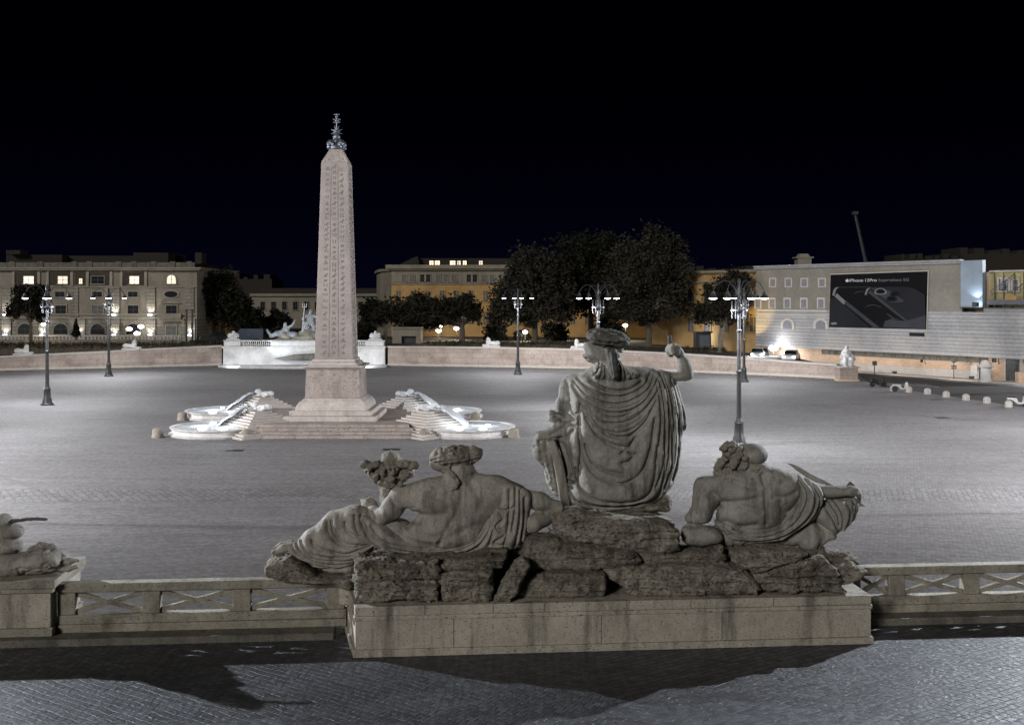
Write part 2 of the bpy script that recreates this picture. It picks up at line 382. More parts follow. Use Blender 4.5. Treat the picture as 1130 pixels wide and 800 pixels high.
# ================================================================ GROUND
def sheet(name, poly, z, mat, lab=None):
    me = bpy.data.meshes.new(name); n = len(poly)
    area = sum(poly[i][0]*poly[(i+1) % n][1]-poly[(i+1) % n][0]*poly[i][1] for i in range(n))
    if area < 0: poly = poly[::-1]
    me.from_pydata([(x, y, z) for x, y in poly], [], [tuple(range(n))]); me.update(); me.materials.append(mat)
    o = bpy.data.objects.new(name, me); C.objects.link(o); o['kind'] = 'structure'; return o
def cobble(name, c1, c2, cell, rot, bstr, rough, patch, wear=0.0, joint=.3):
    m, t, b = newmat(name)
    v = coords(t, (1/cell[0], 1/cell[1], 1), (0, 0, R(rot)))
    vo = N(t, 'ShaderNodeTexVoronoi', feature='F1'); vo.inputs['Scale'].default_value = 1; vo.inputs['Randomness'].default_value = .42
    vd = N(t, 'ShaderNodeTexVoronoi', feature='DISTANCE_TO_EDGE'); vd.inputs['Scale'].default_value = 1; vd.inputs['Randomness'].default_value = .42
    for q in (vo, vd): q.voronoi_dimensions = '2D'; t.links.new(v, q.inputs['Vector'])
    w = coords(t)
    big = noise(t, w, patch, 6, .62)
    col = ramp(t, big, [(.3, c1), (.7, c2)])
    sc = N(t, 'ShaderNodeSeparateColor'); t.links.new(vo.outputs['Color'], sc.inputs[0])
    col = mix(t, .8, col, ramp(t, sc.outputs[0], [(0, .75), (1, 1.25)]), 'MULTIPLY')
    if wear:
        wv = N(t, 'ShaderNodeTexWave', wave_type='RINGS', rings_direction='Z'); wv.inputs['Scale'].default_value = .55; wv.inputs['Distortion'].default_value = 2.5; wv.inputs['Detail'].default_value = 3; wv.inputs['Detail Scale'].default_value = 1.5
        t.links.new(coords(t, (1, 1, 0)), wv.inputs['Vector'])
        col = mix(t, 1.0, col, ramp(t, wv.outputs['Fac'], [(0, .93), (1, 1.05)]), 'MULTIPLY')
        col = mix(t, 1.0, col, ramp(t, noise(t, w, .022, 4, .55), [(.36, .74), (.6, 1.08)]), 'MULTIPLY')
        sp2 = noise(t, w, .8, 5, .7); col = mix(t, 1.0, col, ramp(t, sp2, [(.27, .55), (.36, 1.0)]), 'MULTIPLY')
        st = noise(t, coords(t, (.12, 1.0, 1)), 1.3, 5, .7)
        col = mix(t, wear, col, ramp(t, st, [(.35, .72), (.65, 1.25)]), 'MULTIPLY')
    jr = ramp(t, vd.outputs['Distance'], [(.02, joint), (.12, 1.0)])
    col = mix(t, 1.0, col, jr, 'MULTIPLY')
    t.links.new(col, b.inputs['Base Color'])
    rn = ramp(t, noise(t, w, 9, 4), [(.3, rough-.12), (.7, rough+.15)]); t.links.new(rn, b.inputs['Roughness'])
    b.inputs['Specular IOR Level'].default_value = .5
    h = ramp(t, vd.outputs['Distance'], [(0, 0.0), (.16, .75), (.5, 1.0)])
    n1 = bump(t, b, h, bstr, .03)
    bump(t, b, noise(t, w, 34, 4), bstr*.5, .012, n1)
    return m
M['plaza'] = cobble('sampietrini_plaza', (.20, .196, .199), (.262, .257, .259), (.16, .16), 20, .18, .7, .05, wear=.5, joint=.78)
def setts():
    m, t, b = newmat('sampietrini_terrace')
    co_ = coords(t); sp_ = N(t, 'ShaderNodeSeparateXYZ'); t.links.new(co_, sp_.inputs[0])
    sh = N(t, 'ShaderNodeMath', operation='SUBTRACT'); sh.inputs[1].default_value = 1.2; t.links.new(sp_.outputs['X'], sh.inputs[0])
    ab = N(t, 'ShaderNodeMath', operation='ABSOLUTE'); t.links.new(sh.outputs[0], ab.inputs[0])
    cb = N(t, 'ShaderNodeCombineXYZ'); t.links.new(ab.outputs[0], cb.inputs[0]); t.links.new(sp_.outputs['Y'], cb.inputs[1])
    wn = N(t, 'ShaderNodeTexNoise'); wn.inputs['Scale'].default_value = 3.5; wn.inputs['Detail'].default_value = 3; t.links.new(co_, wn.inputs['Vector'])
    va = N(t, 'ShaderNodeVectorMath', operation='MULTIPLY_ADD'); va.inputs[1].default_value = (.10, .10, 0); t.links.new(wn.outputs['Color'], va.inputs[0]); t.links.new(cb.outputs[0], va.inputs[2])
    mp_ = N(t, 'ShaderNodeMapping'); mp_.inputs['Rotation'].default_value = (0, 0, R(-33)); t.links.new(va.outputs[0], mp_.inputs['Vector'])
    br = N(t, 'ShaderNodeTexBrick'); br.inputs['Scale'].default_value = 1; br.inputs['Brick Width'].default_value = .135; br.inputs['Row Height'].default_value = .11
    br.inputs['Mortar Size'].default_value = .011; br.inputs['Mortar Smooth'].default_value = 1.0; br.inputs['Bias'].default_value = 0
    br.inputs['Color1'].default_value = (.6, .6, .6, 1); br.inputs['Color2'].default_value = (1.3, 1.3, 1.3, 1); br.inputs['Mortar'].default_value = (.16, .15, .14, 1)
    t.links.new(mp_.outputs[0], br.inputs['Vector'])
    big = noise(t, co_, .55, 6, .65)
    col = ramp(t, big, [(.3, (.045, .048, .056)), (.7, (.10, .105, .119))])
    col = mix(t, 1.0, col, br.outputs['Color'], 'MULTIPLY'); col = mix(t, .6, col, ramp(t, noise(t, co_, 38, 4, .7), [(.25, .6), (.75, 1.35)]), 'MULTIPLY')
    t.links.new(col, b.inputs['Base Color'])
    t.links.new(ramp(t, noise(t, co_, 7, 4), [(.3, .36), (.7, .62)]), b.inputs['Roughness'])
    inv = N(t, 'ShaderNodeMath', operation='SUBTRACT'); inv.inputs[0].default_value = 1.0; t.links.new(br.outputs['Fac'], inv.inputs[1])
    n1 = bump(t, b, inv.outputs[0], .7, .02); bump(t, b, noise(t, co_, 16, 5, .65), .7, .03, n1)
    return m
M['terrace'] = setts()
M['plaza_band'] = cobble('sampietrini_band', (.22, .216, .218), (.275, .27, .271), (.22, .5), 35, .25, .65, .1, wear=.5, joint=.45)
M['asphalt'] = plain('asphalt', (.05, .05, .05), .85, var=.25, scale=1.2)
M['earth'] = plain('garden_earth', (.06, .055, .045), .95, var=.4, scale=.6)
M['paint'] = plain('road_paint', (.5, .5, .5), .7, var=.3, scale=1.5)

RA = math.atan2(.6, 7.31)                       # the terrace edge runs slightly away to the right
RO = Vector((-2.16, 15.0, 0))                   # front left foot of the monument's plinth
TZ = 4.05                                       # terrace level above the piazza
def L2W(u, v, z=0):
    return Vector((RO.x+u*math.cos(RA)-v*math.sin(RA), RO.y+u*math.sin(RA)+v*math.cos(RA), z))
sheet('plaza_ground', [(-420, -150), (420, -150), (420, 620), (-420, 620)], 0, M['plaza'])
sheet('paving_band', [(-60, 48.2), (40, 48.2), (40, 51.4), (-60, 51.4)], .004, M['plaza_band'])
sheet('paving_band', [(-60, 101), (28, 101), (28, 104), (-60, 104)], .004, M['plaza_band'])
a, b_, c_, d_ = [L2W(u, v) for u, v in ((-60, 1.55), (60, 1.55), (60, -45), (-60, -45))]
tm = MB(); tm.prism([(p.x, p.y) for p in (a, b_, c_, d_)], .01, TZ)
to = tm.build('terrace_ground', M['terrace'], smooth=False); to['kind'] = 'structure'

# ================================================================ MONUMENT PLINTH
LP = 7.335
ped = thing('monument_plinth', 'long low travertine plinth carrying the rocks and three statues', 'plinth', L2W(0, 0, TZ), RA)
def taper(ins, z0, z1, mb):   # plan: front edge straight, left end splayed so that its cheek shows
    mb.prism([(0-ins, 0-ins), (LP+ins, 0-ins), (LP+ins, 2.9), (-.34-ins, 2.9), (-.2-ins, 1.2)], z0, z1)
m = MB(); taper(.03, 0, .10, m); m.build('base_course', M['plinth'], ped, bevel=.008)
m = MB(); taper(0, .1005, .50, m); m.build('die', M['plinth'], ped, bevel=.006)
m = MB(); taper(.018, .5005, .56, m); taper(.005, .5605, .69, m); m.build('top_slab', M['plinth'], ped, bevel=.01)
for u, v0, z0, z1 in [(u, -.007, .57, .685) for u in (.95, 1.9, 2.62, 4.7, 5.9)]+[(u, -.003, .105, .495) for u in (1.35, 3.42, 5.15)]:
    MB().box(u, u+.010, v0, .05, z0, z1).build('joint', M['helmet'], ped)
# ================================================================ RAILINGS, KERB, CORNER PEDESTAL
def railing(u0, u1, posts, label):
    t = thing('stone_railing', label, 'railing', L2W(u0, 1.13, TZ), RA, 'cross braced stone railings on the terrace edge')
    L = u1-u0
    m = MB(); m.box(0, L, -.03, .20, .10, .215); m.build('footing', M['rail'], t, bevel=.01)
    m = MB(); m.box(0, L, -.015, .165, .2155, .35); m.build('bottom_rail', M['rail'], t, bevel=.015)
    m = MB(); m.box(0, L, -.04, .18, .68, .81); m.build('top_rail', M['rail'], t, bevel=.02)
    ps = [p-u0 for p in posts]
    for p in ps:
        m = MB(); m.box(p-.13, p+.13, .0, .15, .3505, .6795); m.build('post', M['rail'], t, bevel=.012)
    es = ps
    for i in range(len(es)-1):
        a, b = es[i]+.135, es[i+1]-.135
        m = MB()
        for s in (0, 1):
            x0, x1 = a-.002, b+.002; zb, zt = (.352, .678) if s == 0 else (.678, .352); w = .062
            dz = w if s == 0 else w
            lo = .352; hi = .678
            if s == 0: poly = [(x0, lo), (x1, hi-.07), (x1, hi), (x0, lo+.07)]
            else: poly = [(x1, lo), (x1, lo+.07), (x0, hi), (x0, hi-.07)]
            m.prism(poly, .04+s*.003, .11+s*.003, axis='y')
        m.build('cross_brace', M['rail'], t, bevel=.006)
    return t
railing(LP+.06, LP+7.2, [LP+.19, 8.23, 9.43, 10.65, 11.9, 13.1, 14.3], 'cross braced stone railing right of the monument plinth')
railing(-4.36, -.20, [-4.23, -3.03, -1.73, -.36], 'cross braced stone railing between dolphin pedestal and monument plinth')
kb = MB(); kb.box(-12, -.36, .8, 1.5, -.02, .10)
x = -12
o = kb.build('kerb_left', M['kerb'], bevel=.02); o.location = L2W(0, 0, TZ); o.rotation_euler = (0, 0, RA); o['kind'] = 'structure'
kb = MB(); kb.box(LP+.04, 16, .8, 1.5, -.02, .10)
o = kb.build('kerb_right', M['kerb'], bevel=.02); o.location = L2W(0, 0, TZ); o.rotation_euler = (0, 0, RA); o['kind'] = 'structure'
pd = thing('statue_pedestal', 'squat travertine pedestal under the dolphin at the left edge', 'pedestal', L2W(-7.4, .98, TZ), RA)
m = MB(); m.box(0, 3.03, -.03, 1.4, .1, .22); m.build('base_course', M['rail'], pd, bevel=.01)
m = MB(); m.box(.03, 3.0, 0, 1.37, .2205, .72); m.build('die', M['plinth'], pd, bevel=.008)
m = MB(); m.box(0, 3.04, -.03, 1.4, .7205, .79); m.box(-.02, 3.07, -.05, 1.42, .7905, .91); m.build('top_slab', M['rail'], pd, bevel=.012)
# ================================================================ STATUES (carved in a distance field)
z3 = zm(560, 350, 3.2); z5 = zm(580, 450, 5.65); zr = zm(630, 355, 7.0625)
# ---- seated goddess seen from behind
Y0 = 16.2; mp = pixmap(Y0)
roma = thing('goddess_statue', 'seated helmeted goddess statue in a heavy cloak, seen from behind with one arm raised', 'statue', W(682, 567, Y0+.5))
cl = Sculpt(1.0)
out = z3([(330, 178), (270, 205), (228, 226), (208, 290), (206, 370), (188, 425), (186, 470), (204, 540), (214, 620), (224, 686), (300, 697), (420, 695), (500, 685), (560, 665), (600, 620), (622, 570), (634, 500), (640, 425), (656, 412), (653, 360), (641, 310), (626, 262), (610, 228), (585, 204), (540, 190), (480, 186), (430, 180), (380, 165)])
cl.pillow(out, 34, 38, 60, 46, k=4, bl=2)
cl.ell((678, 34, 545), (52, 30, 24), k=14)
P3 = lambda x, y: z3([(x, y)])[0]
def c3(p, d): q = P3(*p); return (q[0], d, q[1])
cl.chain([c3((228, 252), 45), c3((208, 330), 44), c3((212, 395), 42)], [11, 10, 11], k=6)
cl.chain([c3((212, 385), 40), c3((170, 425), 36), c3((118, 436), 34)], [10, 8, 5], k=5)
cl.cap(c3((160, 350), 38), c3((190, 362), 34), 4, 5, k=3).cap(c3((158, 372), 38), c3((200, 382), 32), 3, 5, k=3)
F1 = [z3(q) for q in (
 [(255, 226), (300, 262), (370, 284), (430, 278), (490, 245), (518, 205)],
 [(242, 236), (290, 285), (360, 308), (430, 302), (500, 262), (530, 212)],
 [(238, 252), (280, 305), (350, 338), (425, 338), (490, 300), (540, 225)],
 [(300, 232), (340, 255), (390, 264), (440, 258), (480, 232)],
 [(268, 322), (300, 352), (360, 378), (430, 370), (490, 330), (545, 255)],
 [(265, 325), (305, 388), (370, 425), (430, 425), (490, 375), (530, 300)],
 [(262, 310), (255, 400), (262, 480), (255, 560)],
 [(280, 360), (320, 420), (375, 455), (430, 466)],
 [(545, 225), (558, 300), (566, 400), (560, 520), (530, 610)], [(568, 215), (588, 300), (596, 400), (590, 520)],
 [(592, 225), (616, 320), (622, 420), (612, 540)], [(608, 240), (634, 330), (640, 410)], [(556, 205), (574, 280), (581, 400), (577, 500), (560, 590)],
 [(535, 240), (549, 330), (546, 420), (530, 520)],
 [(225, 320), (240, 350), (262, 340)], [(178, 345), (210, 352), (240, 372)], [(172, 368), (206, 384), (246, 392)], [(215, 235), (226, 300), (218, 345)],
 [(155, 428), (200, 400), (236, 372)], [(165, 436), (205, 438), (238, 405)])]
F1 += [z5(q) for q in (
 [(345, 40), (350, 250), (375, 340), (430, 420), (520, 470), (600, 480), (690, 450), (750, 380), (790, 250), (815, 80)],
 [(375, 240), (420, 350), (500, 400), (605, 422)], [(430, 130), (500, 220), (615, 266)], [(420, 60), (480, 140), (560, 185), (650, 185), (700, 150)], [(460, 20), (530, 65), (610, 62), (680, 25)],
 [(318, 400), (335, 490), (390, 555), (470, 592), (560, 605), (680, 600), (780, 550), (815, 450), (835, 250)],
 [(275, 540), (320, 590), (420, 628), (560, 637), (700, 627), (830, 590), (865, 500), (882, 350), (880, 100)],
 [(250, 480), (285, 486), (318, 484)], [(255, 525), (300, 520)], [(690, 192), (655, 250), (605, 292)], [(690, 300), (655, 340), (610, 355)], [(645, 285), (680, 305)],
 [(918, 60), (932, 250), (930, 380), (885, 520)], [(965, 60), (980, 200), (978, 330), (940, 480)],
 [(200, 240), (240, 340), (268, 445)], [(240, 250), (275, 340), (300, 430)], [(180, 250), (215, 370), (255, 520), (285, 640)])]
def midc(a, b, t=.5):
    A = spline(a, False, 6); B = spline(b, False, 6); q = np.linspace(0, 1, 9)
    r = lambda P: np.stack([np.interp(q, np.linspace(0, 1, len(P)), P[:, i]) for i in (0, 1)], 1)
    return [tuple(p) for p in r(A)*(1-t)+r(B)*t]
cl.fold([midc(F1[i], F1[j], t) for i, j, t in ((0, 1, .5), (1, 2, .5), (2, 4, .35), (2, 4, .7), (4, 5, .3), (4, 5, .65), (8, 9, .5), (9, 10, .5), (10, 11, .5), (12, 13, .5), (23, 24, .5))], 3.6, 1.5)
cl.fold(F1[:17]+F1[20:], 6.2, 2.0).fold(F1[17:20], 4.5, 2.0)
cl.fold([z5(q) for q in ([(395, 300), (450, 420), (560, 470)], [(330, 470), (420, 570), (560, 620)], [(845, 200), (845, 480)], [(900, 200), (900, 480)])], 3.5, 3)
cl.near(24, 46).rough(9, .8).rough(3.2, .35)
cl.build('cloak', M['cloak'], mp, roma)
# hem hanging from the hand and the throne's side slab
hm = Sculpt(1.0)
hm.pillow(z3([(98, 440), (112, 420), (150, 416), (178, 434), (188, 500), (196, 570), (198, 648), (166, 648), (140, 604), (124, 544), (98, 514), (88, 480)]), 9, 13, 14, 42, bl=1)
hm.near(38, 50).fold([z3(q) for q in ([(112, 440), (122, 500), (150, 590)], [(135, 432), (148, 520), (168, 630)], [(152, 430), (166, 520), (182, 630)], [(100, 470), (118, 480)], [(118, 520), (140, 528)], [(135, 570), (160, 575)])], 2.4, 1.6).rough(5, 1.2)
hm.build('cloak_hem', M['cloak'], mp, roma)
sl = MB()
def pxprism(mb, poly, d0, d1, Y0):
    sc = Y0/F; vs = []
    for d in (d0, d1): vs += [W(x, y, Y0)+Vector((0, d*sc, 0)) for x, y in poly]
    n = len(poly); return mb.add(vs, [tuple(range(n)), tuple(range(n, 2*n))[::-1]]+[(i+n, (i+1) % n+n, (i+1) % n, i) for i in range(n)])
def rebase(o, par):
    o.data.transform(Matrix.Translation(-Vector(par.location))); o.parent = par; return o
pxprism(sl, z3([(141, 452), (170, 446), (200, 520), (216, 600), (228, 690), (196, 690), (186, 650), (172, 560), (158, 500)]), 26, 60, Y0)
rebase(sl.build('throne_side', M['statue'], bevel=.02), roma)
hd = Sculpt(.8)
hd.pillow(z3([(288, 92), (277, 128), (272, 146), (292, 166), (312, 172), (308, 205), (320, 222), (360, 232), (410, 228), (428, 212), (412, 180), (410, 152), (418, 130), (412, 95)]), 15, 14, 20, 34, bl=1)
hd.fold([z3(q) for q in ([(276, 128), (300, 138), (325, 160), (345, 165)], [(285, 150), (310, 158), (330, 165)], [(395, 120), (412, 135)], [(395, 150), (415, 152)])], 2.2, 1.5)
hd.build('head', M['cloak'], mp, roma)
ha = Sculpt(.7)
ha.pillow(z3([(322, 160), (312, 190), (296, 208), (306, 222), (340, 232), (385, 238), (430, 232), (470, 218), (476, 205), (452, 194), (428, 178), (412, 158), (365, 155)]), 9, 12, 16, 20, bl=1)
ha.fold([z3(q) for q in ([(330, 165), (322, 195), (304, 216)], [(338, 168), (336, 200), (326, 226)], [(346, 175), (350, 210), (344, 230)], [(402, 175), (405, 205), (400, 232)], [(408, 170), (420, 198), (424, 230)], [(412, 166), (434, 194), (446, 222)], [(416, 165), (446, 198), (464, 212)], [(312, 205), (322, 214), (334, 212)], [(430, 205), (442, 212), (456, 206)])], 3.4, 1.5)
ha.rough(3, 1.0).rough(6, 1.0); ha.build('hair_curls', M['cloak'], mp, roma)
hl = Sculpt(.8)
hl.pillow(z3([(284, 62), (300, 47), (345, 42), (400, 50), (435, 70), (444, 92), (425, 110), (380, 116), (335, 112), (298, 94)]), 13, 24, 20, 30, bl=1)
hl.fold([z3(q) for q in ([(290, 62), (340, 70), (400, 70), (438, 90)], [(300, 55), (350, 55), (400, 60)], [(300, 85), (350, 92), (400, 95)], [(320, 100), (380, 105)])], 1.3, 1.3)
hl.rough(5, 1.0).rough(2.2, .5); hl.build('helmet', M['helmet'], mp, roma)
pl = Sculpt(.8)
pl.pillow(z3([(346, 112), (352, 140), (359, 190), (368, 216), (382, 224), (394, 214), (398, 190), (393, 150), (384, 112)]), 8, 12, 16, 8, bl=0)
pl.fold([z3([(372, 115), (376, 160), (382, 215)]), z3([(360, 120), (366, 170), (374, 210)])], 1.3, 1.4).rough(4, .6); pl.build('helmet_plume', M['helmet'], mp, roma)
ar = Sculpt(.7)
ar.pillow(zr([(862, 425), (872, 360), (874, 305), (864, 268), (880, 235), (915, 240), (944, 275), (975, 320), (1000, 388), (1006, 430), (988, 474), (900, 490), (850, 484), (760, 482), (720, 440), (760, 400)]), 11, 10, 12, 44, bl=1)
def cr(x, y, d): q = zr([(x, y)])[0]; return (q[0], d, q[1])
ar.ell(cr(868, 240, 42), (6.5, 6.5, 6.5), k=4)
for j, (yy, ln) in enumerate([(205, 62), (222, 74), (240, 72), (258, 58)]):
    ar.chain([cr(868, yy+6, 36), cr(868-ln*.6, yy-6, 33), cr(868-ln, yy+6, 40), cr(868-ln*.7, yy+12, 46)], [3.3, 3.0, 2.7, 2.2], k=1)
ar.chain([cr(880, 225, 38), cr(850, 196, 40), cr(815, 186, 42)], [3, 2.5, 2], k=1.5)
ar.rough(5, .5); ar.build('raised_arm', M['cloak'], mp, roma)
sp = MB(); sp.tube([Vector(W(*zr([(812, 118)])[0], Y0))+Vector((0, 42*Y0/F, 0)), Vector(W(*zr([(822, 292)])[0], Y0))+Vector((0, 42*Y0/F, 0))], .035, 10)
rebase(sp.build('spear_stub', M['helmet']), roma)
fb = Sculpt(1.2)
fb.pillow(z3([(215, 686), (300, 692), (430, 690), (530, 668), (570, 650), (588, 652), (600, 690), (590, 708), (400, 712), (240, 708)]), 8, 20, 60, 40, bl=1, smooth=False).rough(7, 1.2)
fb.build('seat_slab', M['rock2'], mp, roma)

# ---- reclining woman with the cornucopia
z2 = zm(280, 480, 3.0778); z8 = zm(380, 480, 5.717); zl = zm(280, 560, 6.664)
Y0 = 15.7; mp = pixmap(Y0)
tib = thing('reclining_statue', 'reclining bare backed statue holding a cornucopia, draped over its legs, left of the goddess', 'statue', W(490, 616, Y0+.3))
def pt(zf, x, y, d): q = zf([(x, y)])[0]; return (q[0], d, q[1])
bo = Sculpt(.9)
bo.pillow(z2([(668, 128), (640, 150), (560, 178), (505, 188), (470, 205), (462, 230), (500, 262), (540, 262), (552, 290), (530, 316), (470, 335), (450, 390), (540, 405), (610, 412), (700, 408), (770, 390), (815, 300), (850, 235), (930, 215), (905, 186), (850, 170), (790, 160), (752, 148), (730, 128)]), 34, 24, 40, 34, bl=3)
bo.ell(pt(z2, 590, 225, 22), (26, 14, 20), k=12).ell(pt(z2, 800, 215, 24), (28, 14, 22), k=12)
bo.ell(pt(z2, 570, 355, 18), (24, 12, 11), k=16).ell(pt(z2, 690, 350, 18), (24, 12, 11), k=16)
bo.chain([pt(z2, 700, 145, 34), pt(z2, 702, 120, 36)], [15, 12], k=6).ell(pt(z8, 722, 252, 26), (15, 15, 13), k=8)
bo.chain([pt(z2, 492, 222, 30), pt(z2, 462, 262, 22), pt(z2, 418, 298, 22)], [13, 11.5, 8.5], k=5)
bo.chain([pt(z2, 420, 296, 22), pt(z2, 398, 284, 34), pt(z2, 388, 268, 46)], [8.5, 7.5, 6], k=4)
bo.ell(pt(z2, 372, 262, 46), (8.5, 8, 7), k=3)
for j, (xx, yy) in enumerate([(358, 250), (362, 258), (366, 268), (372, 277)]):
    bo.chain([pt(z2, xx+10, yy+2, 40), pt(z2, xx-6, yy, 46), pt(z2, xx-2, yy+3, 54), pt(z2, xx+16, yy-2, 58)], [2.8, 2.6, 2.3, 2], k=1)
bo.chain([pt(z2, 900, 222, 28), pt(z2, 975, 240, 26), pt(z2, 1036, 264, 30)], [10, 9.5, 7.5], k=6)
bo.chain([pt(z2, 1030, 268, 34), pt(z2, 985, 300, 26), pt(z2, 955, 312, 20)], [7.5, 9, 10.5], k=4)
bo.fold([z2(q) for q in ([(705, 195), (698, 240), (682, 285), (655, 325), (632, 372)],)], 3.6, 4, True)
bo.fold([z2(q) for q in ([(550, 275), (600, 282), (655, 272)], [(735, 175), (770, 220), (765, 265)], [(520, 330), (570, 350), (628, 350)], [(500, 345), (540, 366), (600, 380)], [(640, 355), (690, 340), (740, 320)], [(598, 205), (640, 225), (660, 260)])], 2.6, 4, True)
bo.fold([z2(q) for q in ([(540, 255), (500, 262), (462, 225)],)], 1.5, 2)
bo.rough(14, 1.0).rough(4, .3)
bo.build('body', M['statue'], mp, tib)
lg = Sculpt(1.0)
lg.pillow(z2([(352, 278), (300, 285), (245, 303), (200, 334), (150, 371), (103, 400), (112, 440), (150, 470), (200, 488), (260, 497), (328, 500), (345, 470), (400, 425), (500, 425), (560, 400), (540, 345), (500, 318), (450, 312), (410, 292)]), 24, 20, 40, 36, bl=2)
lg.chain([pt(z2, 470, 360, 34), pt(z2, 330, 318, 36), pt(z2, 258, 320, 38)], [18, 17, 13], k=10)
lg.chain([pt(z2, 258, 322, 38), pt(z2, 180, 380, 34), pt(z2, 122, 410, 34)], [12, 10, 7], k=8)
FA = [zl(q) for q in ([(510, 150), (530, 220), (600, 290), (700, 325), (830, 305)], [(650, 140), (662, 190), (700, 225), (760, 245)], [(400, 278), (430, 320), (550, 355), (660, 375), (760, 340), (850, 312)],
 [(310, 295), (350, 345), (430, 385), (560, 402), (700, 390)], [(270, 300), (310, 355), (420, 410), (560, 430), (720, 425)], [(232, 320), (290, 380), (400, 432), (560, 462), (730, 440)],
 [(340, 490), (450, 500), (600, 490), (740, 452)], [(720, 90), (735, 170), (775, 250), (850, 312)], [(765, 90), (795, 180), (845, 270), (920, 330)], [(810, 110), (850, 220), (930, 300)],
 [(540, 140), (570, 220), (650, 290), (760, 310)], [(300, 440), (420, 470), (560, 490)], [(860, 330), (790, 400), (700, 470)], [(880, 345), (820, 420), (760, 470)])]
lg.near(30, 50).fold(FA, 6.5, 2.3).rough(10, .9).rough(3, .35)
lg.build('leg_drapery', M['statue'], mp, tib)
sa = Sculpt(.9)
sa.pillow(z2([(350, 285), (400, 295), (440, 320), (490, 345), (540, 366), (610, 378), (690, 369), (740, 342), (790, 292), (818, 232), (828, 174), (860, 168), (905, 184), (946, 214), (936, 290), (924, 370), (905, 390), (850, 407), (800, 397), (760, 410), (690, 426), (560, 427), (450, 417), (390, 372), (355, 320)]), 16, 15, 30, 20, bl=1)
FB = [z8(q) for q in ([(60, 530), (80, 620), (180, 720), (350, 772), (600, 777), (800, 742), (900, 640), (940, 500), (965, 330)], [(110, 555), (200, 680), (330, 742), (560, 762), (760, 727), (870, 640), (930, 480), (945, 330)],
 [(160, 590), (260, 692), (420, 724), (600, 734), (760, 702), (860, 612), (915, 470)], [(310, 615), (420, 688), (520, 706), (640, 706), (760, 676), (850, 580)], [(85, 545), (130, 650), (250, 740)])]
FB += [z2(q) for q in ([(818, 252), (850, 262), (884, 250)], [(840, 190), (832, 240)], [(805, 300), (822, 260), (845, 290), (822, 318), (852, 345), (815, 372), (850, 385)], [(870, 195), (868, 260), (862, 330), (845, 400)], [(905, 200), (904, 300), (888, 385)], [(890, 190), (888, 260), (878, 330)], [(920, 220), (918, 300), (908, 380)], [(812, 330), (800, 380)])]
sa.near(10, 30).fold(FB, 6, 2.0).rough(7, .7).rough(3, .35)
sa.build('drapery_sash', M['statue'], mp, tib)
hd = Sculpt(.7)
hd.pillow(z8([(545, 185), (540, 232), (585, 246), (640, 238), (700, 262), (760, 258), (800, 240), (812, 262), (790, 280), (720, 290), (640, 285), (600, 240), (640, 170), (760, 170)]), 10, 12, 16, 32, bl=1)
hd.ell(pt(z8, 625, 205, 34), (16, 15, 10), k=5).ell(pt(z8, 536, 222, 40), (3, 4, 3), k=3)
hd.build('head', M['statue'], mp, tib)
ha = Sculpt(.7)
ha.pillow(z8([(524, 182), (542, 138), (592, 104), (680, 94), (770, 94), (838, 104), (866, 124), (858, 158), (822, 190), (790, 215), (740, 232), (680, 226), (630, 208), (575, 208)]), 11, 15, 22, 30, bl=0)
ha.ell(pt(z8, 680, 162, 30), (24, 22, 11), k=4).ell(pt(z8, 815, 145, 30), (9, 11, 7), k=4)
ha.chain([pt(z8, 760, 215, 22), pt(z8, 772, 245, 20), pt(z8, 790, 262, 20)], [4, 3.4, 2.2], k=2)
ha.chain([pt(z8, 655, 230, 14), pt(z8, 690, 270, 10), pt(z8, 712, 310, 10.5), pt(z8, 700, 335, 11), pt(z8, 668, 368, 12)], [2.6, 2.2, 1.9, 1.7, 1.2], k=2)
ha.fold([z8(q) for q in ([(540, 180), (620, 150), (720, 130), (850, 125)], [(560, 195), (640, 175), (760, 160), (850, 140)], [(570, 140), (660, 118), (780, 108)], [(640, 198), (740, 185), (820, 168)], [(610, 110), (640, 150), (650, 190)], [(700, 102), (720, 150), (725, 210)], [(780, 100), (790, 150), (780, 200)])], 1.8, 1.2)
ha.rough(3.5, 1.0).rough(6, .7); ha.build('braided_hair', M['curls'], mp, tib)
co = Sculpt(.8)
co.pillow(z8([(88, 212), (130, 196), (180, 206), (212, 226), (260, 215), (340, 205), (400, 220), (437, 236), (420, 290), (380, 322), (340, 352), (312, 384), (282, 432), (240, 500), (200, 490), (192, 370), (160, 340), (120, 300), (92, 250)]), 9, 15, 20, 44, bl=0)
co.ell(pt(z8, 268, 185, 40), (11, 11, 10), k=2)
rnd = random.Random(3)
for i in range(34):
    x = rnd.uniform(110, 410); y = rnd.uniform(225, 345); 
    if y > 260 and (x < 130+(y-260)*.5 or x > 420-(y-230)*.75): continue
    co.ell(pt(z8, x, y, 26+rnd.uniform(-2, 3)), (3.6, 4, 3.3), k=.8)
for i in range(9): co.ell(pt(z8, 102+i*40+rnd.uniform(-8, 8), 216+(16 if 2 < i < 6 else 0)+rnd.uniform(-6, 6), 32), (6.5, 8, 5), k=1.2)
co.fold([z8(q) for q in ([(90, 250), (150, 255), (205, 230)], [(430, 250), (370, 255), (320, 225)], [(215, 230), (255, 245), (310, 235)])], 2.2, 1.3)
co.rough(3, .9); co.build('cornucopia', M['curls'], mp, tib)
ft = Sculpt(.8)
ft.chain([pt(zl, 240, 340, 36), pt(zl, 170, 352, 34), pt(zl, 100, 380, 34)], [5.5, 4.5, 3], k=3).chain([pt(zl, 215, 335, 46), pt(zl, 135, 348, 46), pt(zl, 80, 378, 46)], [4.5, 3.6, 2.2], k=2)
ft.build('foot', M['statue'], mp, tib)

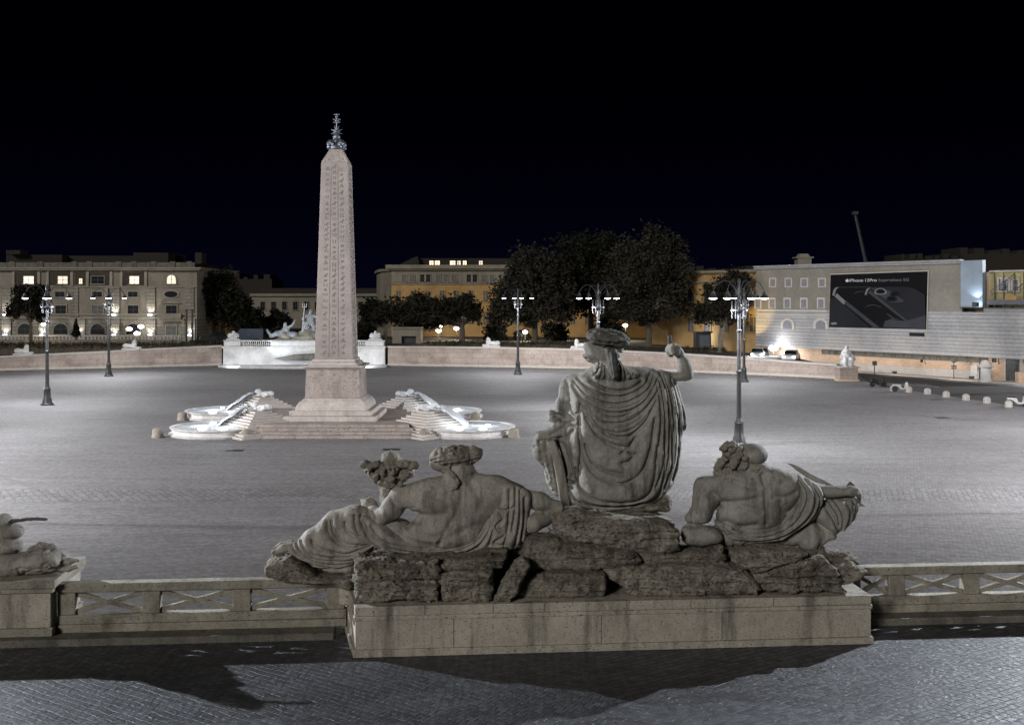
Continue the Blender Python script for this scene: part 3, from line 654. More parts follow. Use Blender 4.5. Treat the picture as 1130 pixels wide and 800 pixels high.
# ---- bearded river god with the oar
z4 = zm(730, 480, 4.0); z9 = zm(840, 500, 5.0)
Y0 = 15.95; mp = pixmap(Y0)
riv = thing('river_god_statue', 'bearded bald river god statue with an oar, broad bare back, right of the goddess', 'statue', W(840, 610, Y0+.3))
bo = Sculpt(.9)
bo.pillow(z4([(420, 165), (380, 172), (330, 186), (250, 202), (205, 212), (178, 240), (200, 300), (262, 318), (276, 350), (268, 395), (285, 450), (350, 460), (440, 460), (540, 440), (600, 380), (640, 300), (650, 230), (610, 190), (560, 178), (510, 165), (470, 150)]), 34, 26, 42, 34, bl=3)
bo.ell(pt(z4, 340, 250, 20), (24, 13, 20), k=12).ell(pt(z4, 550, 245, 20), (20, 13, 18), k=12)
bo.ell(pt(z4, 350, 360, 22), (20, 14, 14), k=10).ell(pt(z4, 450, 360, 22), (16, 14, 14), k=10)
bo.chain([pt(z4, 430, 178, 34), pt(z4, 425, 150, 38)], [18, 15], k=8)
bo.chain([pt(z4, 214, 254, 30), pt(z4, 208, 310, 24), pt(z4, 190, 362, 22)], [13.5, 12.5, 12.5], k=5)
bo.chain([pt(z4, 190, 365, 22), pt(z4, 150, 388, 20)], [12, 9.5], k=4)
bo.pillow(z4([(285, 430), (640, 430), (660, 520), (300, 522)]), 10, 16, 30, 42, bl=1)
bo.pillow(z4([(97, 442), (112, 416), (160, 408), (230, 412), (274, 440), (282, 476), (240, 498), (150, 502), (106, 488)]), 16, 18, 26, 16, bl=1, k=3)
bo.pillow(z4([(690, 258), (735, 252), (790, 246), (850, 250), (888, 254), (906, 272), (896, 288), (860, 294), (800, 299), (740, 300), (690, 300)]), 8, 9, 10, 34, bl=1)
bo.ell(pt(z4, 888, 270, 32), (7.5, 7, 6), k=3)
for j, (x0, y0, x1, y1) in enumerate([(880, 262, 905, 300), (890, 260, 914, 302), (898, 262, 921, 312), (902, 270, 924, 322)]):
    bo.chain([pt(z4, x0, y0, 28+j*3), pt(z4, (x0+x1)/2+5, (y0+y1)/2-4, 26+j*3), pt(z4, x1, y1, 29+j*3)], [2.6, 2.4, 1.7], k=1)
bo.chain([pt(z4, 872, 258, 40), pt(z4, 890, 244, 44), pt(z4, 905, 252, 46)], [2.8, 2.5, 2], k=1)
bo.fold([z4(q) for q in ([(462, 190), (470, 250), (472, 320), (476, 400)],)], 4.2, 3.5, True)
bo.fold([z4(q) for q in ([(280, 305), (340, 302), (400, 292), (440, 285)], [(500, 278), (560, 278), (600, 262)], [(330, 305), (400, 330), (452, 345)], [(530, 300), (548, 340), (580, 352)], [(300, 395), (360, 412), (430, 405)], [(330, 215), (400, 235), (455, 240)])], 3.0, 3.5, True)
bo.fold([z4(q) for q in ([(235, 262), (268, 290), (274, 330)], [(108, 398), (160, 405), (235, 410), (250, 400)])], 2.4, 1.6)
bo.rough(14, 1.0).rough(4, .3); bo.build('body', M['cloak'], mp, riv)
hd = Sculpt(.7)
hd.ell(pt(z4, 432, 104, 32), (16.5, 18, 12.6), k=3).ell(pt(z4, 360, 120, 36), (14, 14, 14), k=4)
hd.build('head', M['cloak'], mp, riv)
be = Sculpt(.7)
rnd = random.Random(5)
for x, y in [(296, 74), (312, 60), (334, 56), (352, 66), (368, 78), (376, 98), (384, 118), (392, 136), (345, 84), (325, 82), (310, 98), (296, 116), (284, 130), (272, 146), (264, 164), (266, 182), (284, 186), (304, 182), (324, 178), (342, 170), (360, 160), (378, 152), (300, 150), (330, 150), (318, 128), (345, 128), (360, 105), (404, 152), (420, 160), (432, 172), (446, 182), (462, 188), (440, 160), (412, 176), (425, 192), (290, 165)]:
    be.ell(pt(z4, x, y, 24+rnd.uniform(-4, 6)), (4.4, 7, 4.0), k=1.2)
be.rough(2.6, 1.5).rough(5, 1.0); be.build('curly_beard', M['curls'], mp, riv)
sa = Sculpt(.9)
sa.pillow(z4([(548, 176), (600, 180), (660, 200), (716, 234), (738, 275), (733, 330), (700, 390), (650, 430), (610, 455), (560, 490), (480, 502), (400, 507), (320, 516), (284, 486), (270, 442), (254, 402), (300, 398), (350, 412), (430, 416), (515, 402), (572, 350), (600, 290), (603, 230), (580, 198)]), 18, 20, 34, 24, bl=1)
FS = [z4(q) for q in ([(590, 192), (622, 240), (620, 310), (580, 370), (520, 418), (430, 440), (330, 430)], [(620, 200), (655, 255), (648, 320), (608, 390), (540, 440), (440, 464), (310, 450)], [(650, 208), (688, 260), (688, 330), (640, 402), (560, 456), (450, 484), (330, 476)],
 [(685, 228), (714, 290), (702, 355), (650, 420), (570, 470)], [(600, 452), (560, 484), (480, 494), (380, 490)], [(570, 186), (600, 220), (608, 280), (580, 345)], [(290, 420), (340, 445), (420, 454)], [(285, 440), (330, 490), (330, 505)])]
sa.near(10, 30).fold(FS, 6.2, 2.1).rough(8, .7).rough(3, .3); sa.build('drapery_sash', M['cloak'], mp, riv)
kn = Sculpt(.9)
kn.pillow(z4([(712, 303), (800, 300), (880, 291), (910, 300), (921, 340), (906, 400), (872, 440), (832, 470), (800, 490), (750, 485), (715, 430), (690, 385), (705, 340)]), 20, 26, 40, 44, bl=0)
kn.pillow(z4([(640, 440), (690, 400), (730, 425), (745, 475), (728, 522), (692, 545), (652, 530), (632, 490)]), 16, 18, 26, 34, bl=1)
kn.pillow(z4([(690, 405), (740, 430), (822, 470), (770, 500), (740, 522), (715, 480)]), 8, 9, 20, 34, bl=1)
kn.fold([z4(q) for q in ([(800, 305), (828, 370), (832, 440)], [(842, 300), (868, 360), (860, 425)], [(880, 298), (893, 350), (882, 410)], [(740, 318), (785, 390), (822, 456)], [(770, 310), (805, 370), (815, 420)], [(700, 395), (740, 425), (800, 462), (824, 470)], [(820, 302), (850, 310), (880, 300)], [(760, 330), (800, 420), (830, 458)])], 5.5, 2.2)
kn.near(24, 48).rough(8, .7).rough(3, .3); kn.build('knee_drapery', M['cloak'], mp, riv)
oa = MB()
pxprism(oa, z4([(600, 150), (618, 151), (660, 170), (705, 198), (760, 224), (800, 246), (770, 246), (728, 236), (686, 214), (640, 182)]), 40, 47, Y0)
pxprism(oa, z4([(800, 246), (770, 246), (880, 330), (912, 345), (956, 346), (925, 322), (905, 300)]), 40, 47, Y0)
rebase(oa.build('oar', M['cloak'], bevel=.012), riv)

# ================================================================ ROUGH BLOCKS under the statues
zk = zm(380, 560, 1.8833)
def rock(poly, Yf, Tf, label, mat, amp=2.2, Rr=6, tn=10):
    q = zk(poly); xs = [p[0] for p in q]; ys = [p[1] for p in q]
    o = thing('rock_block', label, 'rock', W(sum(xs)/len(xs), max(ys), Yf+.3), 0, 'rough travertine blocks under the statues')
    s = Sculpt(1.0)
    s.pillow(q, Rr, tn, Tf, tn, smooth=False, bl=1).rough(26, amp*1.2).rough((34, 34, 3.5), amp*.75).rough((9, 9, 6), amp*.7).rough(3.0, amp*.42)
    s.build('block', mat, pixmap(Yf), o)
rock([(432, 22), (500, 12), (580, 22), (660, 34), (700, 50), (702, 92), (640, 98), (560, 94), (480, 72), (432, 50)], 15.75, 60, 'big weathered block directly under the seated goddess', M['rock'])
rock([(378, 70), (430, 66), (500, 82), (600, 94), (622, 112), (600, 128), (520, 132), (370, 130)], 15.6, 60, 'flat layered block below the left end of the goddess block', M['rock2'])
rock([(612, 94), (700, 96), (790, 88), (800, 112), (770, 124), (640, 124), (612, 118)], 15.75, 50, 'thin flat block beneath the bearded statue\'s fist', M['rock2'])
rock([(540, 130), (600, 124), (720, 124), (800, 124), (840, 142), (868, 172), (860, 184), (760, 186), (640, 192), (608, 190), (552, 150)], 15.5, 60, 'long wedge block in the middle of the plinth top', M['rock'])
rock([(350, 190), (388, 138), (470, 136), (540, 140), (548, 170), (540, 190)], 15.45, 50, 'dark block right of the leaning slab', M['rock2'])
rock([(310, 196), (352, 112), (372, 104), (390, 118), (360, 180), (346, 198)], 15.2, 14, 'narrow slab leaning diagonally between two blocks', M['rock'], 1.4, 4)
rock([(20, 112), (80, 112), (196, 110), (200, 150), (110, 160), (18, 158)], 15.25, 60, 'upper left corner block with eroded face', M['rock2'], 2.8)
rock([(18, 162), (60, 160), (194, 160), (196, 198), (60, 202), (20, 200)], 15.15, 60, 'lower left corner block at the plinth edge', M['rock'], 2.6)
rock([(198, 140), (306, 138), (308, 170), (300, 196), (198, 198)], 15.2, 60, 'squarish block left of the leaning slab', M['rock'], 2.2)
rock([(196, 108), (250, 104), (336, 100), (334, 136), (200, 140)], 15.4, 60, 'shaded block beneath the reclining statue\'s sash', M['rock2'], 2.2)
rock([(812, 98), (860, 94), (930, 92), (966, 96), (955, 112), (900, 126), (862, 140), (830, 130), (812, 112)], 15.55, 50, 'pale tapering block under the bearded statue\'s hip', M['rock'])
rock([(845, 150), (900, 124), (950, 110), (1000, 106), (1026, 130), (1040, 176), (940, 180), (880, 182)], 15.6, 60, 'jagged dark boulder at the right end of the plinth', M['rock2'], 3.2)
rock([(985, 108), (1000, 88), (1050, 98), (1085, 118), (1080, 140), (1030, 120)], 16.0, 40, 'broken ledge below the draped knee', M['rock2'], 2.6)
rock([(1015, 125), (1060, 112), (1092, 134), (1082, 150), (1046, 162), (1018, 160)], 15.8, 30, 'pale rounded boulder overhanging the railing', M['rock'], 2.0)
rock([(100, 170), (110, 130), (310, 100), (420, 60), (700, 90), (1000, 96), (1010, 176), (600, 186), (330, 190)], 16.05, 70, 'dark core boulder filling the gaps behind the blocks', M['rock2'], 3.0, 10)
rock([(-172, 119), (-160, 114), (-120, 109), (-95, 119), (-61, 145), (9, 150), (20, 160), (12, 176), (-30, 169), (-75, 164), (-164, 152), (-170, 136)], 15.78, 46, 'low rock ledge carrying the reclining statue\'s foot', M['rock'], 1.6)
rock([(-14, 160), (14, 158), (14, 205), (-14, 205)], 15.95, 40, 'upright stone prop beside the left plinth corner', M['plinth'], .5, 3)
# ---- dolphin at the left edge
zd = zm(0, 560, 5.0); Y0 = 15.62; mp = pixmap(Y0)
fi = thing('dolphin_statue', 'carved stone dolphin head with rounded coils and a rod, cut by the left edge', 'statue', W(20, 638, Y0+.4))
s = Sculpt(.8)
s.pillow(zd([(-200, 300), (-60, 282), (60, 276), (110, 264), (150, 246), (200, 241), (250, 256), (290, 282), (312, 312), (300, 350), (270, 385), (200, 396), (100, 402), (40, 412), (-200, 412)]), 18, 20, 34, 26, bl=1)
s.chain([pt(zd, 290, 325, 26), pt(zd, 335, 328, 24), pt(zd, 384, 320, 24)], [6, 4, 2], k=3).chain([pt(zd, 285, 360, 26), pt(zd, 330, 360, 24), pt(zd, 376, 352, 24)], [6, 4.5, 2.5], k=3)
s.ell(pt(zd, 238, 336, 10), (5.5, 5, 4), k=1).ell(pt(zd, 238, 336, 5), (3, 3, 2.2), k=1, sub=True)
s.ell(pt(zd, 238, 336, 8), (1.8, 2.5, 1.5), k=.5)
s.chain([pt(zd, 110, 262, 26), pt(zd, 170, 238, 26), pt(zd, 225, 246, 26), pt(zd, 290, 290, 26)], [3, 4.5, 4.5, 2], k=2)
s.fold([zd(q) for q in ([(300, 348), (340, 346), (378, 338)], [(215, 330), (240, 318), (262, 328)], [(215, 342), (240, 354), (265, 346)], [(80, 400), (120, 370), (190, 350), (230, 365), (275, 350)], [(75, 350), (110, 345), (200, 375), (260, 375)], [(110, 370), (160, 375), (220, 388)], [(80, 345), (78, 400)], [(290, 290), (300, 320), (318, 312)], [(120, 268), (160, 255)], [(150, 262), (180, 250)], [(190, 262), (215, 250)], [(225, 270), (245, 258)])], 2.2, 1.4)
s.rough(5, .6); s.build('dolphin_body', M['statue'], mp, fi)
s = Sculpt(1.0)
s.ell(pt(zd, 0, 165, 30), (13, 14, 8.2), k=4).ell(pt(zd, 6, 245, 28), (12, 14, 8), k=4).ell(pt(zd, -60, 130, 32), (12, 14, 14), k=6).ell(pt(zd, -60, 240, 32), (12, 16, 16), k=6)
s.rough(6, .5); s.build('coil', M['statue'], mp, fi)
s = Sculpt(.7)
s.chain([pt(zd, -90, 108, 30), pt(zd, 0, 106, 30), pt(zd, 80, 94, 30), pt(zd, 140, 92, 30), pt(zd, 192, 94, 30)], [2.4, 2.2, 1.9, 1.8, 1.5], k=1).rough(3, .5)
s.build('rod', M['helmet'], mp, fi)
# ================================================================ OBELISK
OX, OY = GX(370, 74.8), 75.4
ob = thing('obelisk', 'tall pink granite obelisk with carved signs and a star topped finial', 'obelisk', (OX, OY, 0))
def glyph_granite():
    m, t, b = newmat('carved_granite'); v = coords(t)
    col = ramp(t, noise(t, v, .5, 7, .65), [(.3, (.22, .192, .178)), (.5, (.30, .265, .245)), (.72, (.37, .33, .308))])
    col = mix(t, .6, col, ramp(t, noise(t, v, 14, 4, .7), [(.3, .8), (.7, 1.15)]), 'MULTIPLY')
    col = mix(t, ramp(t, noise(t, coords(t, (1.2, 1.2, .12)), 1.4, 6, .7), [(.55, 0.0), (.75, .55)]), col, (.16, .14, .125))
    t.links.new(col, b.inputs['Base Color']); b.inputs['Roughness'].default_value = .75
    bump(t, b, noise(t, v, 9, 5, .7), .4, .03); return m
M['glyph'] = glyph_granite()
m = MB(); m.frustum(0, 0, 4.86, 18.3, 1.30, 1.30, .91, .91); m.build('shaft', M['glyph'], ob, smooth=False, bevel=.03)
M['carved'] = stone('dark_sign_granite', (.165, .145, .132), (.24, .212, .196), 3, .85, bs=.2)  # darker granite for raised signs that stand in for carving
gr_ = random.Random(12)
for face in range(4):
    m = MB(); ca, sa_ = [(1, 0), (0, 1), (-1, 0), (0, -1)][face]
    def put(poly):
        n = len(poly); P = []
        for dd in (.012, -.01):
            for x, z in poly:
                h = 1.30-.39*(z-4.86)/13.44; y = -h-dd; P.append((x*ca-y*sa_, x*sa_+y*ca, z))
        m.add(P, [tuple(range(n)), tuple(range(n, 2*n))[::-1]]+[(i+n, (i+1) % n+n, (i+1) % n, i) for i in range(n)])
    def bar(x, z, w, h, a=0):
        c, q = math.cos(a), math.sin(a); put([(x+dx*c-dz*q, z+dx*q+dz*c) for dx, dz in ((-w, -h), (w, -h), (w, h), (-w, h))])
    def disc(x, z, r, k=9, e=1.0): put([(x+r*math.cos(2*math.pi*i/k), z+r*e*math.sin(2*math.pi*i/k)) for i in range(k)])
    for cx_ in (-.5, 0, .5):
        z = 5.15
        while z < 17.9:
            k = (1.30-.39*(z-4.86)/13.44)/1.3; x = cx_*k*1.32; g_ = gr_.random(); hh = gr_.uniform(.16, .3)
            if g_ < .2: bar(x, z+hh/2, .17*k, .028); bar(x, z+hh/2+.1, .17*k, .022)
            elif g_ < .38: disc(x, z+hh/2, hh*.42)
            elif g_ < .6: disc(x, z+hh*.45, hh*.36, 8, .7); bar(x+.08, z+hh*.85, .06, .05, .5); bar(x-.1, z+hh*.2, .09, .025, .7); bar(x+.02, z+.02, .025, .07)
            elif g_ < .75: bar(x-.1*k, z+hh/2, .028, hh*.5); bar(x+.1*k, z+hh/2, .028, hh*.5)
            elif g_ < .88: bar(x, z+hh/2, .15*k, .03, .6); bar(x, z+hh/2, .12*k, .028, -.6)
            else: bar(x, z+hh*.3, .16*k, .05); disc(x, z+hh*.8, .08)
            z += hh+gr_.uniform(.10, .2)
    for cx_ in (-.33, .33):
        put([(cx_*1.0*.99-.012, 5.0), (cx_*.99+.012, 5.0), (cx_*.70+.01, 18.0), (cx_*.70-.01, 18.0)])
    m.build('glyph_pattern', M['carved'], ob, smooth=False)
m = MB(); m.frustum(0, 0, 18.302, 19.25, .91, .91, .42, .42); m.build('pyramid_tip', M['granite'], ob, smooth=False)
fn = MB(); fn.lathe([(.5, 19.25), (.62, 19.3), (.62, 19.45), (.4, 19.6), (.3, 19.75)], n=12); f1 = fn.build('finial', M['bronze'], ob)
m = MB()
for k in range(4):
    a = R(45+90*k)*1; m.ball((.52*math.cos(a), .52*math.sin(a), 19.62), .27, 10, 6, (1, 1, 1.15)); m.ball((.62*math.cos(a), .62*math.sin(a), 19.42), .17, 8, 5)
m.ball((0, 0, 19.78), .34, 12, 8, (1, 1, 1.0)); m.ball((0, 0, 20.14), .27, 12, 8); m.build('mount', M['bronze'], f1)
m = MB()
for k in range(8):
    a = R(22.5+45*k); c, s_ = math.cos(a), math.sin(a); L = .46
    m.add([(c*L, 0, 20.52+s_*L), (-s_*.08, -.06, 20.52+c*.08), (s_*.08, -.06, 20.52-c*.08), (-s_*.08, .06, 20.52+c*.08), (s_*.08, .06, 20.52-c*.08)], [(0, 1, 2), (0, 4, 3), (0, 3, 1), (0, 2, 4), (1, 3, 4, 2)])
m.ball((0, 0, 20.52), .13); m.build('star', M['bronze'], f1)
m = MB(); m.tube([(0, 0, 20.5), (0, 0, 21.75)], .045, 8); m.box(-.24, .24, -.03, .03, 21.13, 21.2); m.box(-.26, .26, -.031, .031, 21.32, 21.4); m.box(-.2, .2, -.03, .03, 21.68, 21.74); m.ball((0, 0, 21.27), .12); m.ball((0, 0, 21.55), .1)
m.build('cross', M['bronze'], f1)
pdz = thing('obelisk_pedestal', 'moulded pale marble pedestal standing under the obelisk', 'pedestal', (OX, OY, 0))
m = MB(); m.frustum(0, 0, 2.22, 4.16, 1.86, 1.86, 1.78, 1.78); m.build('die', M['granite'], pdz, bevel=.03)
m = MB(); m.box(-1.42, 1.42, -1.42, 1.42, 4.66, 4.855); m.frustum(0, 0, 4.42, 4.659, 1.7, 1.7, 1.5, 1.5); m.box(-2.05, 2.05, -2.05, 2.05, 4.30, 4.419); m.frustum(0, 0, 4.161, 4.299, 1.83, 1.83, 1.98, 1.98); m.build('cornice', M['travpink'], pdz, bevel=.03)
m = MB()
prof = [(1.90, 2.22), (1.98, 2.14), (2.2, 1.98), (2.35, 1.75), (2.4, 1.55), (2.4, 1.45)]
for (r1, z1), (r0, z0) in zip(prof[:-1], prof[1:]): m.frustum(0, 0, z0, z1, r0, r0, r1, r1)
m.build('flared_base', M['travpink'], pdz)
m = MB(); m.box(-2.75, 2.75, -2.75, 2.75, 1.12, 1.448); m.box(-3.1, 3.1, -3.1, 3.1, .78, 1.118); m.build('step', M['travpink'], pdz, bevel=.03)
pf = thing('obelisk_platform', 'broad stepped pink stone platform joining the four lion fountains', 'platform', (OX, OY, 0))
for k, (sx_, fy, by, z0, z1) in enumerate([(5.9, -5.9, 6.6, 0, .2), (5.55, -5.55, 6.3, .201, .4), (5.2, -5.2, 6.0, .401, .6), (4.9, -4.9, 5.7, .601, .79)]):
    m = MB(); m.prism([(-sx_+.4, fy), (sx_+.6, fy), (sx_-.6, by), (-sx_-.8, by)], z0, z1); m.build('step', M['granite'], pf, bevel=.02)

# ================================================================ LION FOUNTAINS
def fountain_at(x, y, side, label, rz):
    t = thing('lion_fountain', label, 'fountain', (x, y, 0), 0, 'lion fountains round the obelisk')
    m = MB(); m.lathe([(3.15, 0), (3.2, .12), (3.0, .16), (2.98, .38), (3.12, .46), (3.14, .54), (2.86, .55), (2.8, .42), (0, .40)], n=40); m.build('basin', M['white'], t)
    m = MB(); m.lathe([(2.84, .44), (2.84, .5), (2.2, .53), (1.0, .56), (0.02, .58)], n=40)
    w = m.build('water', M['foam'], t)
    sp_ = bpy.data.objects.new('stepped_base', None)
    m = MB(); n = 10; cx = -side*2.6; ca, sa_ = math.cos(rz), math.sin(rz)
    for k in range(n):
        h0, h1 = k*.15, (k+1)*.15-.001; r = 2.8-k*.24
        m.prism([(cx+(px_*ca-py_*sa_), .3+(px_*sa_+py_*ca)) for px_, py_ in ((-r, -r), (r, -r), (r, r), (-r, r))], h0, h1)
    m.build('stepped_base', M['coping'], t, bevel=.015)
    l = Sculpt(.045)   # lion lies on the steps facing its basin
    d = side; bx = cx
    l.ell((bx-d*.35, .3, 1.66), (.72, .30, .27), k=.12).ell((bx-d*.85, .3, 1.66), (.36, .36, .30), k=.1).ell((bx+d*.36, .3, 1.86), (.33, .31, .34), k=.08).ell((bx+d*.55, .3, 1.93), (.24, .2, .2), k=.06)
    for sy in (-.22, .22): l.chain([(bx+d*.2, .3+sy, 1.5), (bx+d*.95, .3+sy, 1.46)], [.12, .1], k=.06)
    l.chain([(bx-d*.6, -.02, 1.6), (bx-d*.35, -.1, 1.46), (bx-d*.05, -.1, 1.45)], [.2, .13, .1], k=.06).rough(.12, .03)
    l.build('lion', M['marble'], lambda P, b=Vector((x, y, 0)): np.stack([b.x+bx+(P[:, 0]-bx)*.72, b.y+.3+(P[:, 1]-.3)*.72, 1.5+(P[:, 2]-1.35)*.72], 1), t)
    m = MB(); pts = []; q = 10; nw = 6
    for i in range(q+1):
        s_ = i/q; xx = bx+d*(.60+1.85*s_); zz = 1.82-.22*s_-1.03*s_**1.5; wd = .45+1.25*s_
        for j in range(nw+1):
            yy = .3+(j/nw-.5)*2*wd; pts.append((xx+d*.18*(1-(2*j/nw-1)**2), yy, zz+.08*math.sin(j*2.1+i)))
    nn = len(pts); vs = pts+[(a, b, c-.07) for a, b, c in pts]; W_ = nw+1
    fs = []
    for i in range(q):
        for j in range(nw):
            k = i*W_+j; fs.append((k, k+1, k+1+W_, k+W_)); fs.append((nn+k, nn+k+W_, nn+k+1+W_, nn+k+1))
    for i in range(q):
        for j in (0, nw):
            k = i*W_+j; fs.append((k, k+W_, nn+k+W_, nn+k))
    m.add(vs, fs); m.build('water_fan', M['foam'], t)
    m = MB()
    for a in (0, 2.1, 4.2): m.lathe([(.16, .585), (.16, .61), (0.01, .615)], (1.3*math.cos(a), 1.3*math.sin(a), 0), 10)
    m.build('basin_lamp', M['spot'], t)
    for dx, dy in ((side*1.0, -.4), (-side*.6, -1.2)):
        li = bpy.data.lights.new('basin_light', 'POINT'); li.energy = 70; li.shadow_soft_size = .25; li.color = (.86, .93, 1)
        lo = bpy.data.objects.new('basin_light', li); C.objects.link(lo); lo.parent = t; lo.location = (dx, dy, .95)
FO = [(-19.5, 72.3, -1, 'front left lion fountain with a white lit basin', .75), (-2.9, 72.3, 1, 'front right lion fountain with a white lit basin', .75),
      (-21.6, 82.5, -1, 'rear left lion fountain half hidden behind the front left one', .75), (-5.4, 82.5, 1, 'rear right lion fountain half hidden behind the front right one', .75)]
for q in FO: fountain_at(*q)
def stone_post(x, y, label, r=.36, h=.58):
    t = thing('stone_post', label, 'bollard', (x, y, 0), 0, 'stone posts round the lion fountains')
    m = MB(); m.lathe([(r*1.1, 0), (r*1.1, .1), (r, .14), (r*.96, h-.1), (r*.8, h-.02), (r*.4, h+.04), (.01, h+.05)], n=16); m.build('drum', M['rail'], t)
for x, y, l in ((-22.9, 70.3, 'squat stone drum left of the front left fountain basin'), (-17.0, 69.6, 'squat stone drum right of the front left fountain basin'), (-5.6, 69.6, 'squat stone drum left of the front right fountain basin'), (.1, 70.2, 'squat stone drum right of the front right fountain basin'), (-24.3, 80.2, 'squat stone drum beside the rear left fountain basin'), (-2.7, 80.0, 'squat stone drum beside the rear right fountain basin')):
    stone_post(x, y, l)

# ================================================================ STREET LAMPS
def make_lamp():
    t = thing('street_lamp', 'x', 'street lamp', (0, 0, 0), 0, 'four headed street lamps on the piazza')
    m = MB(); m.lathe([(.52, 0), (.52, .12), (.40, .2), (.36, .5), (.30, .62), (.26, 1.3), (.30, 1.38), (.20, 1.5), (.17, 1.7)], n=14); m.build('base', M['iron'], t)
    m = MB(); m.lathe([(.155, 1.7), (.135, 4.4), (.18, 4.45), (.18, 4.55), (.13, 4.6)], n=12); m.build('lower_pole', M['iron'], t)
    m = MB(); m.lathe([(.125, 4.6), (.11, 6.9), (.16, 6.95), (.16, 7.05), (.10, 7.1), (.09, 8.9), (.16, 8.95), (.10, 9.1), (.06, 9.9), (.11, 10.0), (.02, 10.2)], n=12); m.build('upper_pole', M['iron_grey'], t)
    m = MB()
    for k in range(4):
        a = R(20+90*k+40); m.tube([(.46*math.cos(a), .46*math.sin(a), 7.75), (.46*math.cos(a), .46*math.sin(a), 8.85)], .05, 6)
    m.lathe([(.40, 8.2), (.52, 8.2), (.52, 8.3), (.40, 8.3)], n=16); m.box(-.46, .46, -.03, .03, 8.22, 8.28); m.box(-.03, .03, -.46, .46, 8.221, 8.281); m.build('bracket_cage', M['iron_grey'], t)
    for k in range(4):
        a = R(20+90*k); c, s_ = math.cos(a), math.sin(a)
        pts = [(c*r, s_*r, z) for r, z in ((.08, 8.95), (.25, 9.55), (.6, 9.98), (1.0, 10.08), (1.4, 9.9), (1.64, 9.55), (1.7, 9.3))]
        m = MB(); m.tube(pts, .035, 6); ar_ = m.build('arm', M['iron'], t)
        m = MB(); m.lathe([(.05, 9.42), (.10, 9.38), (.14, 9.2), (.22, 9.1), (.29, 9.0), (.27, 8.99)], (c*1.7, s_*1.7, 0), 14); m.build('shade', M['iron'], ar_)
        m = MB(); m.lathe([(.25, 8.985), (.2, 8.95), (.1, 8.92), (.01, 8.915)], (c*1.7, s_*1.7, 0), 14); m.build('diffuser', M['lamp'], ar_)
    li = bpy.data.lights.new('lamp_light', 'SPOT'); li.energy = LAMP_E; li.spot_size = R(164); li.spot_blend = .4; li.shadow_soft_size = .3; li.color = (.95, .96, 1.0)
    for a in (R(20), R(200)):
        lo = bpy.data.objects.new('lamp_light', li); C.objects.link(lo); lo.parent = t; lo.location = (1.72*math.cos(a), 1.72*math.sin(a), 8.8)
    return t
LAMP_E = 3000
lampA = make_lamp(); lampA.location = (GX(52, 91.5), 91.5, 0); lampA['label'] = 'four headed street lamp, leftmost on the open piazza'
LAMPS = [(120, 125, 'four headed street lamp in front of the left palazzo'), (571.5, 128, 'four headed street lamp between the center trees and the obelisk'), (660, 88, 'four headed street lamp behind the goddess\'s head'),
         (815.5, 66.5, 'tall near street lamp rising above the bearded statue\'s head'), (821, 117, 'farther street lamp just right of the near one')]
for px, Y, l in LAMPS: dup(lampA, (GX(px, Y), Y, 0), R(random.uniform(-8, 8)), l)
OFF = [(-28, 44), (29, 46), (-36, 66), (40, 72), (-58, 100), (62, 108)]  # unseen street lamps of the piazza, added for their light
for k, (x, y) in enumerate(OFF):
    l = dup(lampA, (x, y, 0), 0, 'unseen four headed street lamp added beyond the view')
# unseen floodlight masts added to light the obelisk, paving and terrace
TERR_E = 33000
for x, y in ((-56, 46), (58, 48), (-84, 118), (86, 116), (-22, 25.3), (20.5, 28.5)):
    t = thing('added_flood_mast', 'unseen floodlight mast added as a light source', 'mast', (x, y, 0), 0, 'unseen floodlight masts added beside the piazza')
    m = MB(); HT = 17 if abs(x) > 30 else (10.3 if x < 0 else 12.2); m.lathe([(.3, 0), (.28, .5), (.16, .6), (.12, HT)], n=10); m.build('mast', M['iron'], t)
    m = MB(); m.box(-.8, .8, -.3, .3, HT+.001, HT+.9); m.build('floodlight', M['iron_grey'], t)
    for nm, tx, ty, tz, e, sz in (('paving_flood', 0, 74, 0, 118000, 105), ('obelisk_flood', OX, OY, 3, 8500, 24)):
        if y > 100 and sz < 40: continue
        li = bpy.data.lights.new(nm, 'SPOT'); li.energy = e; li.spot_size = R(sz); li.spot_blend = .8; li.shadow_soft_size = .6; li.color = (1, .96, .93) if sz < 40 else (.98, .96, 1)
        if abs(x) < 30:
            if sz < 40: continue
            tx, ty, tz = (1.0, 13.0, 4.0); li.energy = TERR_E; li.spot_size = R(70); li.spot_blend = .6; li.color = (.86, .92, 1); li.shadow_soft_size = .09
        lo = bpy.data.objects.new(nm, li); C.objects.link(lo); lo.parent = t; lo.location = (0, 0, HT+1.3); lo.rotation_euler = Vector((tx-x, ty-y, tz-HT-1.3)).to_track_quat('-Z', 'Y').to_euler()

